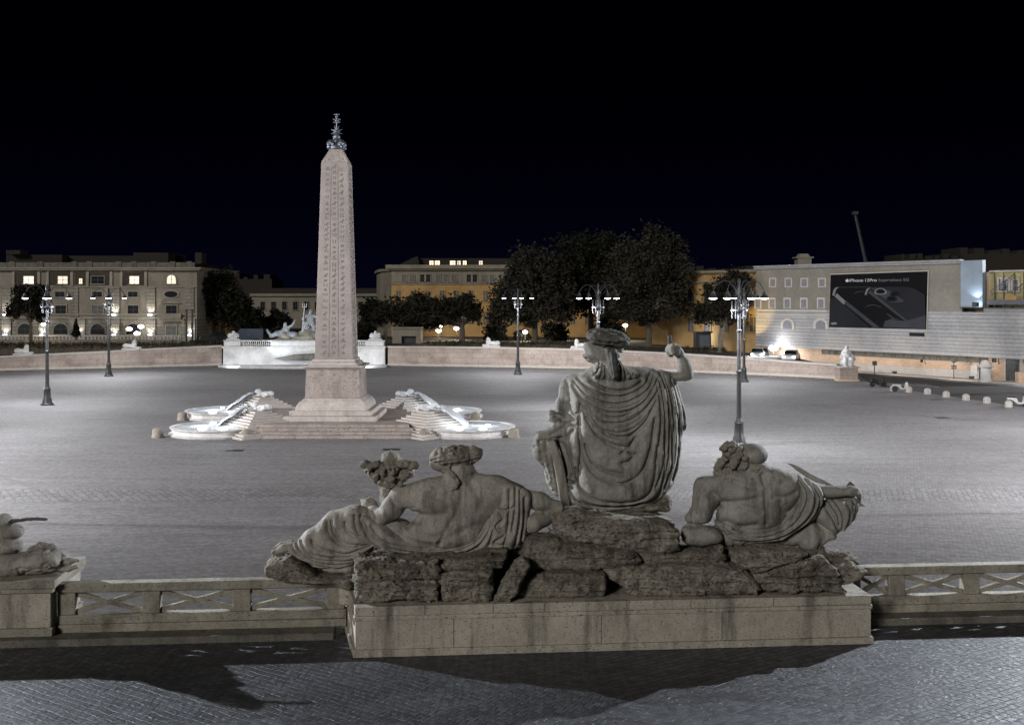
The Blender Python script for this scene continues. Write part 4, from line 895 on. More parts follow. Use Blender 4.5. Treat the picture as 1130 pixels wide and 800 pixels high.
# ================================================================ FAR WALL (curved, with the lit fountain in its middle)
def bY(py): return CAMZ*F/(py-HOR)
def exedra(pts, label):
    P = [(GX(px, bY(pb)), bY(pb), GZ(pt_, bY(pb))) for px, pb, pt_ in pts]
    sp_ = spline([np.array(p) for p in P], False, 5)
    t = thing('exedra_wall', label, 'wall', (float(sp_[0][0]), float(sp_[0][1]), 0))
    def strip(name, mat, off0, off1, f0, f1):
        vs = []; fs = []; n = len(sp_)
        for i in range(n):
            d = sp_[min(i+1, n-1)]-sp_[max(i-1, 0)]; d = d[:2]/np.hypot(*d[:2]); nr = np.array([-d[1], d[0]])
            for o_, z in ((off0, f0(sp_[i][2])), (off1, f0(sp_[i][2])), (off1, f1(sp_[i][2])), (off0, f1(sp_[i][2]))):
                q = sp_[i][:2]+nr*o_; vs.append((q[0]-t.location.x, q[1]-t.location.y, z))
        for i in range(n-1):
            for k in range(4): fs.append((i*4+k, (i+1)*4+k, (i+1)*4+(k+1) % 4, i*4+(k+1) % 4))
        fs += [(0, 1, 2, 3), ((n-1)*4+3, (n-1)*4+2, (n-1)*4+1, (n-1)*4)]
        m = MB(); m.add(vs, fs); return m.build(name, mat, t)
    strip('face', M['wall'], 0, .9, lambda z: .05, lambda z: z-.2)
    strip('coping', M['coping'], -.14, 1.0, lambda z: z-.199, lambda z: z)
    strip('base_course', M['coping'], -.16, .5, lambda z: 0.0, lambda z: .36)
    strip('bench_step', M['kerb'], -.75, -.17, lambda z: 0.0, lambda z: .14)
    return sp_
WL = exedra([(-150, 414, 399), (-60, 411.5, 396), (0, 410, 393), (60, 408.7, 390), (120, 407.3, 387.2), (180, 405.8, 384), (245, 404.3, 381)], 'long curved pink travertine wall left of the far lit fountain')
WR = exedra([(428, 404.5, 382), (500, 405.5, 382.5), (570, 406.6, 383.5), (640, 408, 385.2), (700, 409.6, 387.4), (760, 411.8, 390.5), (820, 414.3, 394.5), (880, 417, 399), (924, 419.3, 402)], 'long curved pink travertine wall from the lit fountain to the seated statue')

# ================================================================ FAR SEA-GOD FOUNTAIN
NY = 143.0
nf = thing('fountain_wall', 'white floodlit fountain wall with balustrade at the far side of the piazza', 'fountain', (GX(336, NY), NY, 0))
def nx(px): return GX(px, NY)-nf.location.x
m = MB(); m.box(nx(247), nx(425), -.4, 1.6, 0, GZ(384, NY)); m.build('face', M['white'], nf, bevel=.04)
m = MB(); m.box(nx(246), nx(426), -.6, 1.7, GZ(384, NY)+.001, GZ(382, NY)); m.box(nx(247), nx(425), -.3, .3, GZ(376.6, NY), GZ(375.4, NY)); m.build('coping', M['white'], nf, bevel=.03)
for a, b in ((248, 266), (300, 372), (404, 424)):
    m = MB(); m.box(nx(a), nx(b), -.45, .9, GZ(382, NY)+.001, GZ(376.6, NY)-.001); m.build('balustrade_pier', M['white'], nf, bevel=.03)
for a, b in ((266, 300), (372, 404)):
    m = MB(); q = int((b-a)/2.2)
    for k in range(q):
        xx = nx(a+(k+.5)*(b-a)/q); m.lathe([(.09, GZ(382, NY)+.001), (.13, GZ(380.5, NY)), (.06, GZ(378, NY)), (.1, GZ(376.7, NY))], (xx, 0, 0), 8)
    m.build('balusters', M['white'], nf)
m = MB(); m.lathe([(1, 0), (1, .32), (.955, .34), (.95, .22), (0.001, .22)], n=48); 
for i, v in enumerate(m.v): m.v[i] = (v[0]*11.0, v[1]*3.4-1.2, v[2])
m.build('basin', M['white'], nf)
m = MB(); m.lathe([(.94, .20), (.94, .27), (0.001, .3)], n=40)
for i, v in enumerate(m.v): m.v[i] = (v[0]*11.0, v[1]*3.4-1.2, v[2])
m.build('water', M['foam'], nf)
m = MB(); m.prism([(nx(305), GZ(395, NY)), (nx(325), GZ(391, NY)), (nx(350), GZ(390, NY)), (nx(364), GZ(394, NY)), (nx(352), GZ(397, NY)), (nx(318), GZ(397.5, NY))], -1.6, -.38, 'y'); m.build('shell_bowl', M['kerb'], nf, bevel=.1)
for x in (-8.5, -3.5, 3.5, 8.5):
    li = bpy.data.lights.new('wall_washer', 'SPOT'); li.energy = 300; li.spot_size = R(125); li.spot_blend = .6; li.shadow_soft_size = .2; li.color = (.84, .92, 1)
    lo = bpy.data.objects.new('wall_washer', li); C.objects.link(lo); lo.parent = nf; lo.location = (x, -4.3, .45); lo.rotation_euler = Vector((0, 4.3, 1.5)).to_track_quat('-Z', 'Y').to_euler()
ng = thing('sea_god_group', 'white marble group of a standing sea god between tritons above the lit fountain wall', 'statue', (GX(336, NY), NY+.6, GZ(377, NY)))
s = Sculpt(.09)
bz = GZ(377, NY); X0 = GX(336, NY); Y1 = NY+1.0
s.ell((X0, Y1, bz+.2), (4.2, 1.0, .6), k=.3).ell((X0+.6, Y1, bz+.8), (1.7, .9, .9), k=.4).ell((X0-2.4, Y1, bz+.7), (1.2, .8, .7), k=.3).ell((X0+2.6, Y1, bz+.7), (1.2, .8, .7), k=.3)
s.rough(.5, .22); s.build('rock', M['rail'], ident, ng)
s = Sculpt(.07); cx, cy = GX(341, NY), Y1-.2
s.chain([(cx-.35, cy, bz+1.3), (cx-.32, cy-.1, bz+2.0), (cx-.22, cy, bz+2.6)], [.22, .25, .32], k=.1).chain([(cx+.5, cy, bz+1.3), (cx+.5, cy-.2, bz+2.0), (cx+.22, cy, bz+2.6)], [.22, .25, .32], k=.1)
s.ell((cx, cy, bz+3.05), (.5, .35, .62), k=.2).ell((cx+.05, cy, bz+3.95), (.24, .26, .3), k=.08).cap((cx, cy, bz+3.5), (cx+.03, cy, bz+3.8), .17, k=.1)
s.chain([(cx-.45, cy, bz+3.4), (cx-.95, cy-.1, bz+3.0), (cx-.75, cy-.3, bz+2.5)], [.2, .16, .12], k=.08).chain([(cx+.45, cy, bz+3.4), (cx+1.0, cy, bz+3.2), (cx+1.25, cy-.2, bz+2.7)], [.2, .16, .12], k=.08)
s.chain([(cx+.3, cy-.2, bz+2.6), (cx-.5, cy-.3, bz+2.3), (cx-.9, cy-.2, bz+1.5)], [.25, .3, .2], k=.15).rough(.2, .04); s.build('sea_god_figure', M['grey_marble'], ident, ng)
m = MB(); m.tube([(cx-1.0, cy-.35, bz+1.2), (cx-.7, cy-.3, bz+4.5)], .06, 6); m.box(cx-.95, cx-.42, cy-.33, cy-.27, bz+4.5, bz+4.58)
for dx in (-.25, 0, .25): m.tube([(cx-.69+dx, cy-.3, bz+4.55), (cx-.67+dx, cy-.3, bz+5.0)], .05, 6)
rebase(m.build('trident', M['marble']), ng)
for sd in (-1, 1):
    s = Sculpt(.08); tx = X0+sd*2.9
    s.ell((tx-sd*.3, cy, bz+1.5), (.5, .38, .6), k=.2).ell((tx-sd*.2, cy-.1, bz+2.25), (.24, .24, .28), k=.08).chain([(tx-sd*.6, cy, bz+1.8), (tx-sd*1.2, cy-.1, bz+2.2), (tx-sd*1.5, cy-.1, bz+2.8)], [.2, .16, .12], k=.08)
    s.chain([(tx, cy, bz+1.2), (tx+sd*.9, cy-.2, bz+1.0), (tx+sd*1.6, cy, bz+.7), (tx+sd*2.2, cy, bz+1.5)], [.42, .36, .28, .14], k=.15).ell((tx-sd*1.2, cy-.3, bz+.9), (.8, .45, .42), k=.15).rough(.2, .05); s.build('triton_figure', M['grey_marble'], ident, ng)
sp_l = bpy.data.lights.new('group_light', 'SPOT'); sp_l.energy = 1100; sp_l.spot_size = R(70); sp_l.spot_blend = .5; sp_l.color = (.8, .9, 1); sp_l.shadow_soft_size = .2
lo = bpy.data.objects.new('group_light', sp_l); C.objects.link(lo); lo.parent = ng; lo.location = (-5.5, -6, -2.2); lo.rotation_euler = Vector((5.5, 6.5, 4.2)).to_track_quat('-Z', 'Y').to_euler()
def trophy(px, label):
    t = thing('stone_trophy', label, 'statue', (GX(px, NY), NY+.3, GZ(376.5, NY)), 0, 'shell trophies on the fountain wall')
    m = MB(); m.frustum(0, 0, 0, .35, 1.05, .45, .8, .35); m.build('plinth', M['marble'], t, bevel=.03)
    s = Sculpt(.06); b = Vector(t.location)
    s.ell((0, 0, .55), (.75, .35, .3), k=.1).ell((-.45, 0, .8), (.3, .25, .28), k=.08).ell((.45, 0, .8), (.3, .25, .28), k=.08).ell((0, 0, .95), (.28, .26, .3), k=.08).ell((0, 0, 1.22), (.16, .16, .16), k=.05).rough(.15, .06)
    s.build('carving', M['marble'], at(b), t)
trophy(257, 'carved white trophy on the left end of the lit fountain wall'); trophy(414, 'carved white trophy on the right end of the lit fountain wall')

# ---- sphinxes lying on the wall
def wall_at(px, sp_):
    best = min(range(len(sp_)), key=lambda i: abs(565+F*sp_[i][0]/sp_[i][1]-px)); return Vector(sp_[best])
def sphinx(px, sp_, label, mir):
    p = wall_at(px, sp_)
    t = thing('sphinx_statue', label, 'statue', (p.x, p.y+.45, p.z), 0, 'white sphinxes lying along the curved wall')
    m = MB(); m.box(-1.15, 1.15, -.42, .42, .002, .16); m.build('plinth', M['white'], t, bevel=.02)
    s = Sculpt(.05); d = mir
    s.ell((-d*.3, 0, .45), (.8, .32, .3), k=.1).ell((-d*.75, 0, .48), (.38, .38, .34), k=.1).ell((d*.35, 0, .62), (.34, .28, .36), k=.1).ell((d*.42, 0, 1.02), (.22, .24, .27), k=.06).ell((d*.36, 0, .92), (.28, .3, .24), k=.06)
    for y in (-.22, .22): s.chain([(d*.3, y, .3), (d*1.05, y, .24)], [.14, .1], k=.06)
    s.rough(.2, .03); s.build('sphinx_body', M['white'], at(Vector(t.location)), t)
sphinx(27, WL, 'white sphinx on the wall near the left edge, beside the near lamp', 1); sphinx(140, WL, 'white sphinx on the wall below the palazzo, right of the second lamp', 1)
sphinx(537, WR, 'white sphinx on the wall left of the central lamp', -1); sphinx(643, WR, 'white sphinx on the wall just left of the goddess\'s helmet', -1)
# ---- seated statue at the end of the wall
SY = 118.5
st = thing('seated_statue', 'white seated statue on a block at the right end of the curved wall', 'statue', (GX(934, SY), SY, GZ(404, SY)))
s = Sculpt(.06); b = Vector((0, 0, 0))
s.ell((0, 0, .35), (.75, .6, .4), k=.15).chain([(.15, 0, .5), (.0, 0, 1.1), (-.05, 0, 1.5)], [.55, .46, .36], k=.15).ell((0, -.05, 1.98), (.23, .25, .28), k=.06).cap((0, 0, 1.5), (0, 0, 1.8), .16, k=.1)
s.chain([(-.35, 0, 1.5), (-.6, -.15, 1.1), (-.35, -.4, .8)], [.18, .16, .12], k=.08).chain([(.35, 0, 1.5), (.6, -.1, 1.05), (.85, -.2, .75)], [.18, .16, .12], k=.08)
for q in (-.25, .3): s.chain([(q, 0, .65), (q*1.1, -.6, .7), (q*1.1, -.65, .1)], [.28, .25, .2], k=.12)
s.rough(.25, .07); s.build('figure', M['marble'], at(Vector(st.location)), st)
sb = thing('statue_block', 'square stone block under the seated statue at the wall\'s right end', 'pedestal', (GX(934, SY), SY, 0))
m = MB(); m.box(-1.15, 1.15, -1.0, 1.0, 0, .2); m.build('base_course', M['peach'], sb, bevel=.03)
m = MB(); m.box(-1.0, 1.0, -.9, .9, .201, 1.45); m.build('die', M['wall'], sb, bevel=.03)
m = MB(); m.box(-1.15, 1.15, -1.02, 1.02, 1.451, GZ(404, SY)-.001); m.build('cap', M['coping'], sb, bevel=.03)
# ================================================================ RAISED GROUND BEHIND THE WALL
g = [(p[0], p[1]+.95) for p in WL]+[(GX(247, NY+1.7), NY+1.7), (GX(425, NY+1.7), NY+1.7)]+[(p[0], p[1]+.95) for p in WR]
vs = []; fs = []; n = len(g)
zt = [p[2]-.35 for p in WL]+[2.3, 2.3]+[p[2]-.35 for p in WR]
for (x, y), z in zip(g, zt): vs += [(x, y, z), (x*1.02, 152, max(z, 1.4)), (x*1.9, 420, 3.0)]
for i in range(n-1):
    for k in (0, 1): fs.append((i*3+k, (i+1)*3+k, (i+1)*3+k+1, i*3+k+1))
o = MB().add(vs, fs).build('garden_ground', M['earth'], smooth=False); o['kind'] = 'structure'

# ================================================================ WINDOWS AND FACADES
def win(par, u, z0, z1, w, pane, frame, arch=False, v=0.0, fr=.16, sill=True):
    """window frame as a part, its pane as a sub-part; u centre, local facade plane at v"""
    m = MB(); h = w/2
    if arch:
        n = 10; cz = z1-h
        outer = [(-h-fr, z0)]+[(-(h+fr)*math.cos(math.pi*k/n), cz+(h+fr)*math.sin(math.pi*k/n)) for k in range(n+1)]+[(h+fr, z0)]
        inner = [(-h, z0)]+[(-h*math.cos(math.pi*k/n), cz+h*math.sin(math.pi*k/n)) for k in range(n+1)]+[(h, z0)]
        for i in range(len(outer)-1):
            q = [outer[i], outer[i+1], inner[i+1], inner[i]]
            if abs(outer[i][0]-outer[i+1][0])+abs(outer[i][1]-outer[i+1][1]) > 1e-6: m.prism([(u+a, b) for a, b in q], v-.12, v+.02, 'y')
        pp = [(u+a, b) for a, b in inner]
    else:
        m.box(u-h-fr, u-h, v-.12, v+.02, z0, z1); m.box(u+h, u+h+fr, v-.12, v+.02, z0, z1); m.box(u-h-fr, u+h+fr, v-.13, v+.02, z1+.001, z1+fr)
        pp = [(u-h, z0), (u-h, z1), (u+h, z1), (u+h, z0)]
    if sill: m.box(u-h-fr-.1, u+h+fr+.1, v-.22, v+.02, z0-.15, z0-.001)
    w_ = m.build('window', frame, par, smooth=False)
    m = MB(); m.prism(pp, v-.03, v-.01, 'y'); 
    p = m.build('pane', pane, w_, smooth=False)
    m2 = MB(); m2.box(u-.04, u+.04, v-.06, v-.035, z0, z1-.05); m2.box(u-h+.01, u+h-.01, v-.061, v-.0345, (z0+z1)/2-.03, (z0+z1)/2+.03); m2.build('sash_bar', frame if pane in (M['shutter'],) else M['iron'], w_, smooth=False)
    return w_
def spot(par, loc, direc, e, size, col=(1, .9, .78), r=.12, nm='wall_light', blend=.6):
    li = bpy.data.lights.new(nm, 'SPOT'); li.energy = e; li.spot_size = R(size); li.spot_blend = blend; li.shadow_soft_size = r; li.color = col
    lo = bpy.data.objects.new(nm, li); C.objects.link(lo); lo.parent = par; lo.location = loc; lo.rotation_euler = Vector(direc).to_track_quat('-Z', 'Y').to_euler()
def point(par, loc, e, col=(1, .9, .78), r=.2, nm='globe_light'):
    li = bpy.data.lights.new(nm, 'POINT'); li.energy = e; li.shadow_soft_size = r; li.color = col
    lo = bpy.data.objects.new(nm, li); C.objects.link(lo); lo.parent = par; lo.location = loc

# ---- palazzo on the left
PY = 172.0
zp = zm(0, 260, 4.704)
def PU(zx): return GX(zx/4.704, PY)
def PZ(zy): return GZ(260+zy/4.704, PY)
pa = thing('palazzo', 'long stuccoed palazzo with top loggia and lit windows behind the left wall', 'building', (0, PY, 0))
UL, UR = GX(-60, PY), PU(1022)
m = MB(); m.box(UL, UR, 0, 22, 1.0, PZ(430)); m.build('ground_floor_wall', M['stucco_base'], pa, smooth=False)
m = MB(); m.box(UL, UR, .05, 22, PZ(430)+.001, PZ(180)); m.build('upper_wall', M['stucco'], pa, smooth=False)
m = MB(); m.box(UL, UR+.7, -.9, 22.7, PZ(180)+.001, PZ(172)); m.box(UL, UR+1.0, -1.2, 23, PZ(172)+.001, PZ(166)); m.build('cornice', M['trim'], pa, smooth=False)
m = MB()
for a, b in ((264, 268), (405, 412), (424, 431)): m.box(UL, UR+.12, -.28, 22.2, PZ(b), PZ(a))
m.build('string_course', M['trim'], pa, smooth=False)
m = MB(); m.box(UL, UR-.3, -.3, 0, PZ(165), PZ(140)); 
for zx in (70, 215, 390, 470, 620, 700, 800, 900, 985): m.box(PU(zx-14), PU(zx+14), -.45, .1, PZ(165)+.002, PZ(135))
m.build('roof_parapet', M['kerb'], pa, smooth=False)
rf = MB(); rf.box(UL, UR-2, 4, 20, PZ(165)+.001, PZ(140)); rf.box(PU(-60), PU(240), 6, 16, PZ(140), PZ(92)); rf.box(PU(250), PU(600), 8, 16, PZ(140), PZ(95)); rf.box(PU(600), PU(790), 8, 18, PZ(140), PZ(78)); rf.box(PU(955), PU(990), 6, 9, PZ(140), PZ(80)); rf.box(PU(-30), PU(45), 4, 7, PZ(92), PZ(70))
rf.build('roof_storey', M['dark_roof'], pa, smooth=False)
# top loggia
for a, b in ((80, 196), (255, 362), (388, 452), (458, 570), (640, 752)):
    m = MB(); m.box(PU(a), PU(b), .0, .048, PZ(258), PZ(192)); m.build('loggia_shade_panel', M['recess'], pa, smooth=False)  # flat dark panel stands in for the shade inside the loggia
for zx in (70, 203, 248, 374, 455, 578, 630, 758):
    m = MB(); m.box(PU(zx-7), PU(zx+7), -.22, .05, PZ(262), PZ(184)); m.build('pilaster', M['trim'], pa, smooth=False)
for zx, w, pn in ((150, 52, 'lit'), (327, 50, 'lit_soft'), (420, 16, 'lit'), (508, 66, 'glass'), (698, 48, 'lit')):
    win(pa, PU(zx), PZ(250), PZ(212 if zx != 420 else 224), w/4.704*PY/F, M[pn], M['trim'], v=-.02, fr=.08)
win(pa, PU(890), PZ(250), PZ(205), 46/4.704*PY/F, M['lit_soft'], M['trim'], arch=True)
m = MB(); m.box(PU(80), PU(760), -.3, -.22, PZ(262), PZ(238)); 
for zx in (50,): pass
for zx in (312, 505, 690): win(pa, PU(zx), PZ(318), PZ(292), 50/4.704*PY/F, M['glass'], M['trim'])
m = MB(); vv = [(PU(888)+1.05*math.cos(2*math.pi*k/18), PZ(305)+.5*math.sin(2*math.pi*k/18)) for k in range(18)]
m.prism([(PU(888)+(x-PU(888))*1.25, PZ(305)+(z-PZ(305))*1.4) for x, z in vv], -.1, .03, 'y'); ow = m.build('oval_window', M['trim'], pa, smooth=False)
m = MB(); m.prism(vv, -.13, -.101, 'y'); m.build('pane', M['glass'], ow, smooth=False)
for zx, w in ((-75, 56), (110, 56), (316, 56), (507, 56), (692, 56), (890, 56)):
    win(pa, PU(zx), PZ(407), PZ(363), w/4.704*PY/F, M['shutter'] if zx in (507,) else M['glass'], M['trim'])
m = MB(); m.prism([(PU(835), PZ(352)), (PU(860), PZ(344)), (PU(890), PZ(340)), (PU(920), PZ(344)), (PU(945), PZ(352))], -.4, .04, 'y'); m.box(PU(830), PU(955), -.7, .04, PZ(446), PZ(436)); m.build('pediment', M['trim'], pa, smooth=False)
m = MB(); m.box(PU(845), PU(945), -.62, -.55, PZ(434), PZ(404)); m.build('balcony_front', M['trim'], pa, smooth=False)
for zx in (130, 316, 508, 692): win(pa, PU(zx), PZ(512), PZ(457), 74/4.704*PY/F, M['glass'], M['trim'], arch=True)
win(pa, PU(890), PZ(515), PZ(470), 50/4.704*PY/F, M['shutter'], M['trim'])
for zx in (35, 385, 600, 785, 985):
    m = MB(); m.box(PU(zx-22), PU(zx+22), -.16, .06, PZ(422), PZ(270)); m.build('giant_pilaster', M['stucco_base'], pa, smooth=False)
for zx in (35, 225, 420, 600, 785, 990): m = MB(); m.box(PU(zx-24), PU(zx+24), -.2, .03, 1.2, PZ(433)); m.build('base_pilaster', M['stucco_base'], pa, smooth=False)
for zx, up, dn in ((35, 1, 1), (415, 0, 1), (598, 1, 1), (785, 1, 1), (992, 0, 1), (225, 0, 1)):
    for zz, on in ((400, up), (505, dn)):
        if not on: continue
        m = MB(); b0 = PZ(zz+10); m.box(PU(zx-9), PU(zx+9), -.75, -.5, b0-.12, b0+.05); m.build('wall_lamp', M['spot'], pa, smooth=False)
        spot(pa, (PU(zx), -.6, b0+.12), (0, .35, 1), 260 if dn else 190, 95, (1, .94, .86))
for zx, zz in ((705, 482), (745, 505), (765, 470)):
    m = MB(); m.ball((PU(zx), -3, PZ(zz)), .38, 10, 6, (1.3, 1, .8)); m.build('garden_globe', M['lamp_warm'], pa)
point(pa, (PU(735), -3.5, PZ(485)), 260, (1, .95, .88))
bw = thing('balustrade_wall', 'low white balustraded garden wall before the left palazzo', 'wall', (0, PY-12, 0))
BYY = PY-12
m = MB(); m.box(GX(-40, BYY), GX(200, BYY), 0, .4, 1.3, GZ(374.5, BYY)); m.build('base', M['greystucco'], bw, smooth=False)
m = MB(); m.box(GX(-40, BYY), GX(200, BYY), -.1, .5, GZ(371.3, BYY), GZ(370, BYY)); m.build('rail', M['coping'], bw, smooth=False)
m = MB()
for k in range(60): x = GX(-40+4*k, BYY); m.box(x, x+.22, .05, .3, GZ(374.5, BYY)+.001, GZ(371.3, BYY)-.001)
m.build('balusters', M['coping'], bw, smooth=False)
tp = []
for zx in (968, 998):
    t = thing('traffic_pole', 'slim grey pole at the corner of the palazzo, '+('nearer the facade' if zx == 968 else 'farther from the facade'), 'pole', (GX(zx/4.704, PY-6), PY-6, 1.4))
    m = MB(); m.tube([(0, 0, 0), (0, 0, 5.6)], .14, 8); m.ball((0, 0, 5.7), .2, 8, 5); m.build('pole', M['iron_grey'], t)

# ---- far dark building behind the sea god
dy = 235.0
fb_ = thing('far_building', 'dim long building far behind the lit fountain', 'building', (GX(320, dy), dy, 0))
m = MB(); m.box(GX(278, dy)-fb_.location.x, GX(420, dy)-fb_.location.x, 0, 15, 2, GZ(327, dy)); m.build('wall', M['greystucco'], fb_, smooth=False)
m = MB(); m.box(GX(276, dy)-fb_.location.x, GX(422, dy)-fb_.location.x, -.6, 15.5, GZ(327, dy)+.001, GZ(324, dy)); m.build('cornice', M['greystucco'], fb_, smooth=False)
m = MB(); m.box(GX(282, dy)-fb_.location.x, GX(415, dy)-fb_.location.x, 3, 12, GZ(324, dy)+.001, GZ(318, dy)); m.build('roof', M['dark_roof'], fb_, smooth=False)
for px in range(290, 412, 12): win(fb_, GX(px, dy)-fb_.location.x, GZ(342, dy), GZ(333, dy), 1.0, M['glass'], M['greystucco'])

# ---- ochre building in the centre, its corner to the left
CY = 186.0
cb = thing('ochre_building', 'cornered ochre apartment building with lit attic behind the center trees', 'building', (0, CY, 0))
def CU(px): return GX(px, CY)
def CZ(py): return GZ(py, CY)
c0 = CU(432)
m = MB(); m.box(c0, CU(720), 0, 20, 1.5, CZ(313)-.001); m.build('lower_wall', M['ochre'], cb, smooth=False)
m = MB(); m.box(c0, CU(720), .04, 20, CZ(313), CZ(298)); m.build('upper_wall', M['greystucco'], cb, smooth=False)
m = MB(); m.box(c0-.6, CU(720), -.8, 20.5, CZ(298)+.001, CZ(296.5)); m.box(c0-.9, CU(720), -1.2, 20.6, CZ(296.5)+.001, CZ(292.5)); m.box(c0-.2, CU(720), -.25, .2, CZ(314), CZ(312.6)); m.build('cornice', M['greystucco'], cb, smooth=False)
m = MB(); m.box(c0+3, CU(720), 3, 18, CZ(292.5)+.001, CZ(284.5)); m.prism([(c0+1, CZ(292.4)), (c0+4, CZ(283)), (CU(460), CZ(283)), (CU(462), CZ(292.4))], 1.5, 18, 'y'); m.build('attic', M['dark_roof'], cb, smooth=False)
for px, w, pn in ((475, 5, 'lit'), (481, 6, 'lit'), (499, 7, 'lit'), (505, 5, 'lit_soft'), (512, 4, 'lit'), (530, 4, 'lit_soft')):
    win(cb, CU(px), CZ(291.8), CZ(287.3), w*CY/F, M[pn], M['dark_roof'], v=2.98, sill=False)
for px in (466, 472.5, 517.3, 524, 560, 567): win(cb, CU(px), CZ(311.3), CZ(303), 4.6*CY/F, M['glass'], M['greystucco'])
for px in (446, 455, 484, 492, 501, 534, 543): win(cb, CU(px), CZ(311), CZ(303.5), 4.2*CY/F, M['shutter'], M['greystucco'])
for px in range(440, 715, 16):
    win(cb, CU(px), CZ(333), CZ(321), 5*CY/F, M['shutter'], M['ochre']); win(cb, CU(px), CZ(358), CZ(345), 5*CY/F, M['shutter'], M['ochre'])
# side wing runs back to the left
m = MB(); m.prism([(c0-.01, .5), (CU(412), 9), (CU(398), 22), (c0-.01, 22)], 1.5, CZ(299)); m.build('side_wing', M['greystucco'], cb, smooth=False)
m = MB(); m.prism([(c0-.02, -.2), (CU(410), 8.4), (CU(395), 22.5), (c0-.02, 22.5)], CZ(299)+.001, CZ(296)); m.build('side_cornice', M['greystucco'], cb, smooth=False)
for px, e in ((470, 500), (505, 1300), (545, 1500), (590, 1500), (640, 1500), (690, 1500)):
    spot(cb, (CU(px), -4.5, 2.0), (0, .9, 1.15), e*(2.8 if px < 560 else 5.0), 130, (1, .70, .30), nm='sodium_wall_light')

# ---- right building line (facade runs away to the left)
fdir = Vector((11.6, -17.0, 0)).normalized()
def fac(px):
    Y = 194.7/(1+1.225e-3*(px-565)); return Vector((GX(px, Y), Y, 0))
f0 = fac(742); fr_z = math.atan2(fdir.y, fdir.x)
def FU(px): return (fac(px)-f0).dot(fdir)
def FZ(px, py): return GZ(py, fac(px).y)
# local frame: x along facade to the right, y = into the building
M['canvas'] = stone('printed_canvas', (.20, .188, .16), (.265, .25, .215), .3, .8, stain=.15, stainscale=(.3, .3, .1), bs=.1, bd=.02)
M['canvas_grey'] = stone('louvred_hoarding', (.33, .33, .34), (.41, .41, .42), .3, .7, stain=.2, stainscale=(.3, .3, .3), bs=.15, bd=.02, courses=(400.0, .42, .035))
M['canvas_blue'] = plain('pale_blue_hoarding', (.30, .37, .45), .6, var=.12, scale=.6)
M['print_win'] = plain('printed_window', (.20, .21, .24), .8, var=.2)
M['print_trim'] = plain('printed_trim', (.50, .47, .42), .8, var=.1)
M['ad_black'] = plain('ad_black', (.006, .006, .007), .6, var=.1, spec=.08)
M['ad_dark'] = plain('ad_dark_grey', (.018, .019, .023), .6, var=.15, scale=.3, spec=.08)
M['ad_mid'] = plain('ad_mid_grey', (.042, .045, .053), .6, var=.15, scale=.3, spec=.08)
M['ad_light'] = plain('ad_light_grey', (.17, .175, .185), .6, var=.15, spec=.1)
M['ad_white'] = plain('ad_white', (.62, .62, .64), .5, var=.05)
rb = thing('street_building', 'long peach street front with ochre end behind the right trees', 'building', f0+Vector((-fdir.y, fdir.x, 0))*1.0, fr_z)
uE = FU(1165)
zb = lambda px, py: FZ(px, py)
m = MB(); m.box(-6, FU(834), 0, 14, 0, FZ(834, 300)); m.build('ochre_end_wall', M['ochre'], rb, smooth=False)
m = MB(); m.box(-7, FU(834), -.7, 14.3, FZ(834, 300)+.001, FZ(834, 297)); m.box(-7, FU(836), -.35, .1, FZ(800, 312), FZ(800, 310)); m.build('cornice', M['greystucco'], rb, smooth=False)
for px in (757, 775, 793, 812, 826):
    win(rb, FU(px), FZ(px, 338), FZ(px, 322), 1.3, M['shutter'], M['ochre']); win(rb, FU(px), FZ(px, 366), FZ(px, 350), 1.3, M['shutter'], M['ochre'])
m = MB(); m.box(FU(834)+.001, uE, .3, 14, 0, FZ(1085, 300)); m.build('street_wall', M['peach'], rb, smooth=False)
m = MB(); m.box(FU(834)+.1, FU(1086), .08, .34, .0, .9); m.build('wall_base', M['coping'], rb, smooth=False)
m = MB(); m.box(FU(900), FU(1082), .1, .299, FZ(1000, 396.5), FZ(1000, 391)); m.build('dark_string_band', M['kerb'], rb, smooth=False)
m = MB(); m.box(FU(1086.5), uE, .05, .299, FZ(1110, 340), FZ(1110, 300)); m.build('yellow_upper_wall', M['yellow'], rb, smooth=False)
m = MB(); m.box(FU(1086.2), uE, -.2, .3, FZ(1110, 300)+.001, FZ(1110, 298)); m.build('eaves', M['coping'], rb, smooth=False)
win(rb, FU(1103), FZ(1103, 321), FZ(1103, 308), 1.35, M['glass'], M['coping'], v=.04, fr=.22)
win(rb, FU(1113), FZ(1113, 321), FZ(1113, 309), .9, M['shutter'], M['coping'], v=.04, fr=.2)
for px, w in ((1090, 5.5), (1010, 4), (1060, 4)): win(rb, FU(px), FZ(px, 400.3), FZ(px, 395 if px > 1080 else 391.5), w*.1, M['glass'], M['peach'], v=.28)
m = MB(); m.box(FU(1104), FU(1119), .02, .296, FZ(1111, 422), FZ(1111, 395.5)); dr = m.build('iron_door', M['shutter'], rb, smooth=False)
m = MB(); ud0, ud1 = FU(1104.5), FU(1118.5)
for k in range(9): x = ud0+(ud1-ud0)*k/8; m.box(x-.03, x+.03, -.03, .018, FZ(1111, 421.5), FZ(1111, 401))
m.box(ud0, ud1, -.02, .0185, FZ(1111, 412), FZ(1111, 411)); m.build('grille', M['iron'], dr, smooth=False)
m = MB(); m.box(FU(1102), FU(1103.8), -.08, .29, 0, FZ(1111, 395)); m.box(FU(1119.2), FU(1121.5), -.08, .29, 0, FZ(1111, 395)); m.build('door_surround', M['coping'], rb, smooth=False)
m = MB(); m.box(FU(1065), FU(1072), .0, .295, 0, FZ(1068, 404)); m.build('white_gate', M['white'], rb, smooth=False)
m = MB(); m.tube([(FU(1074.5), .12, 0), (FU(1074.5), .12, FZ(1074, 396))], .12, 8); m.build('drainpipe', M['iron_grey'], rb)

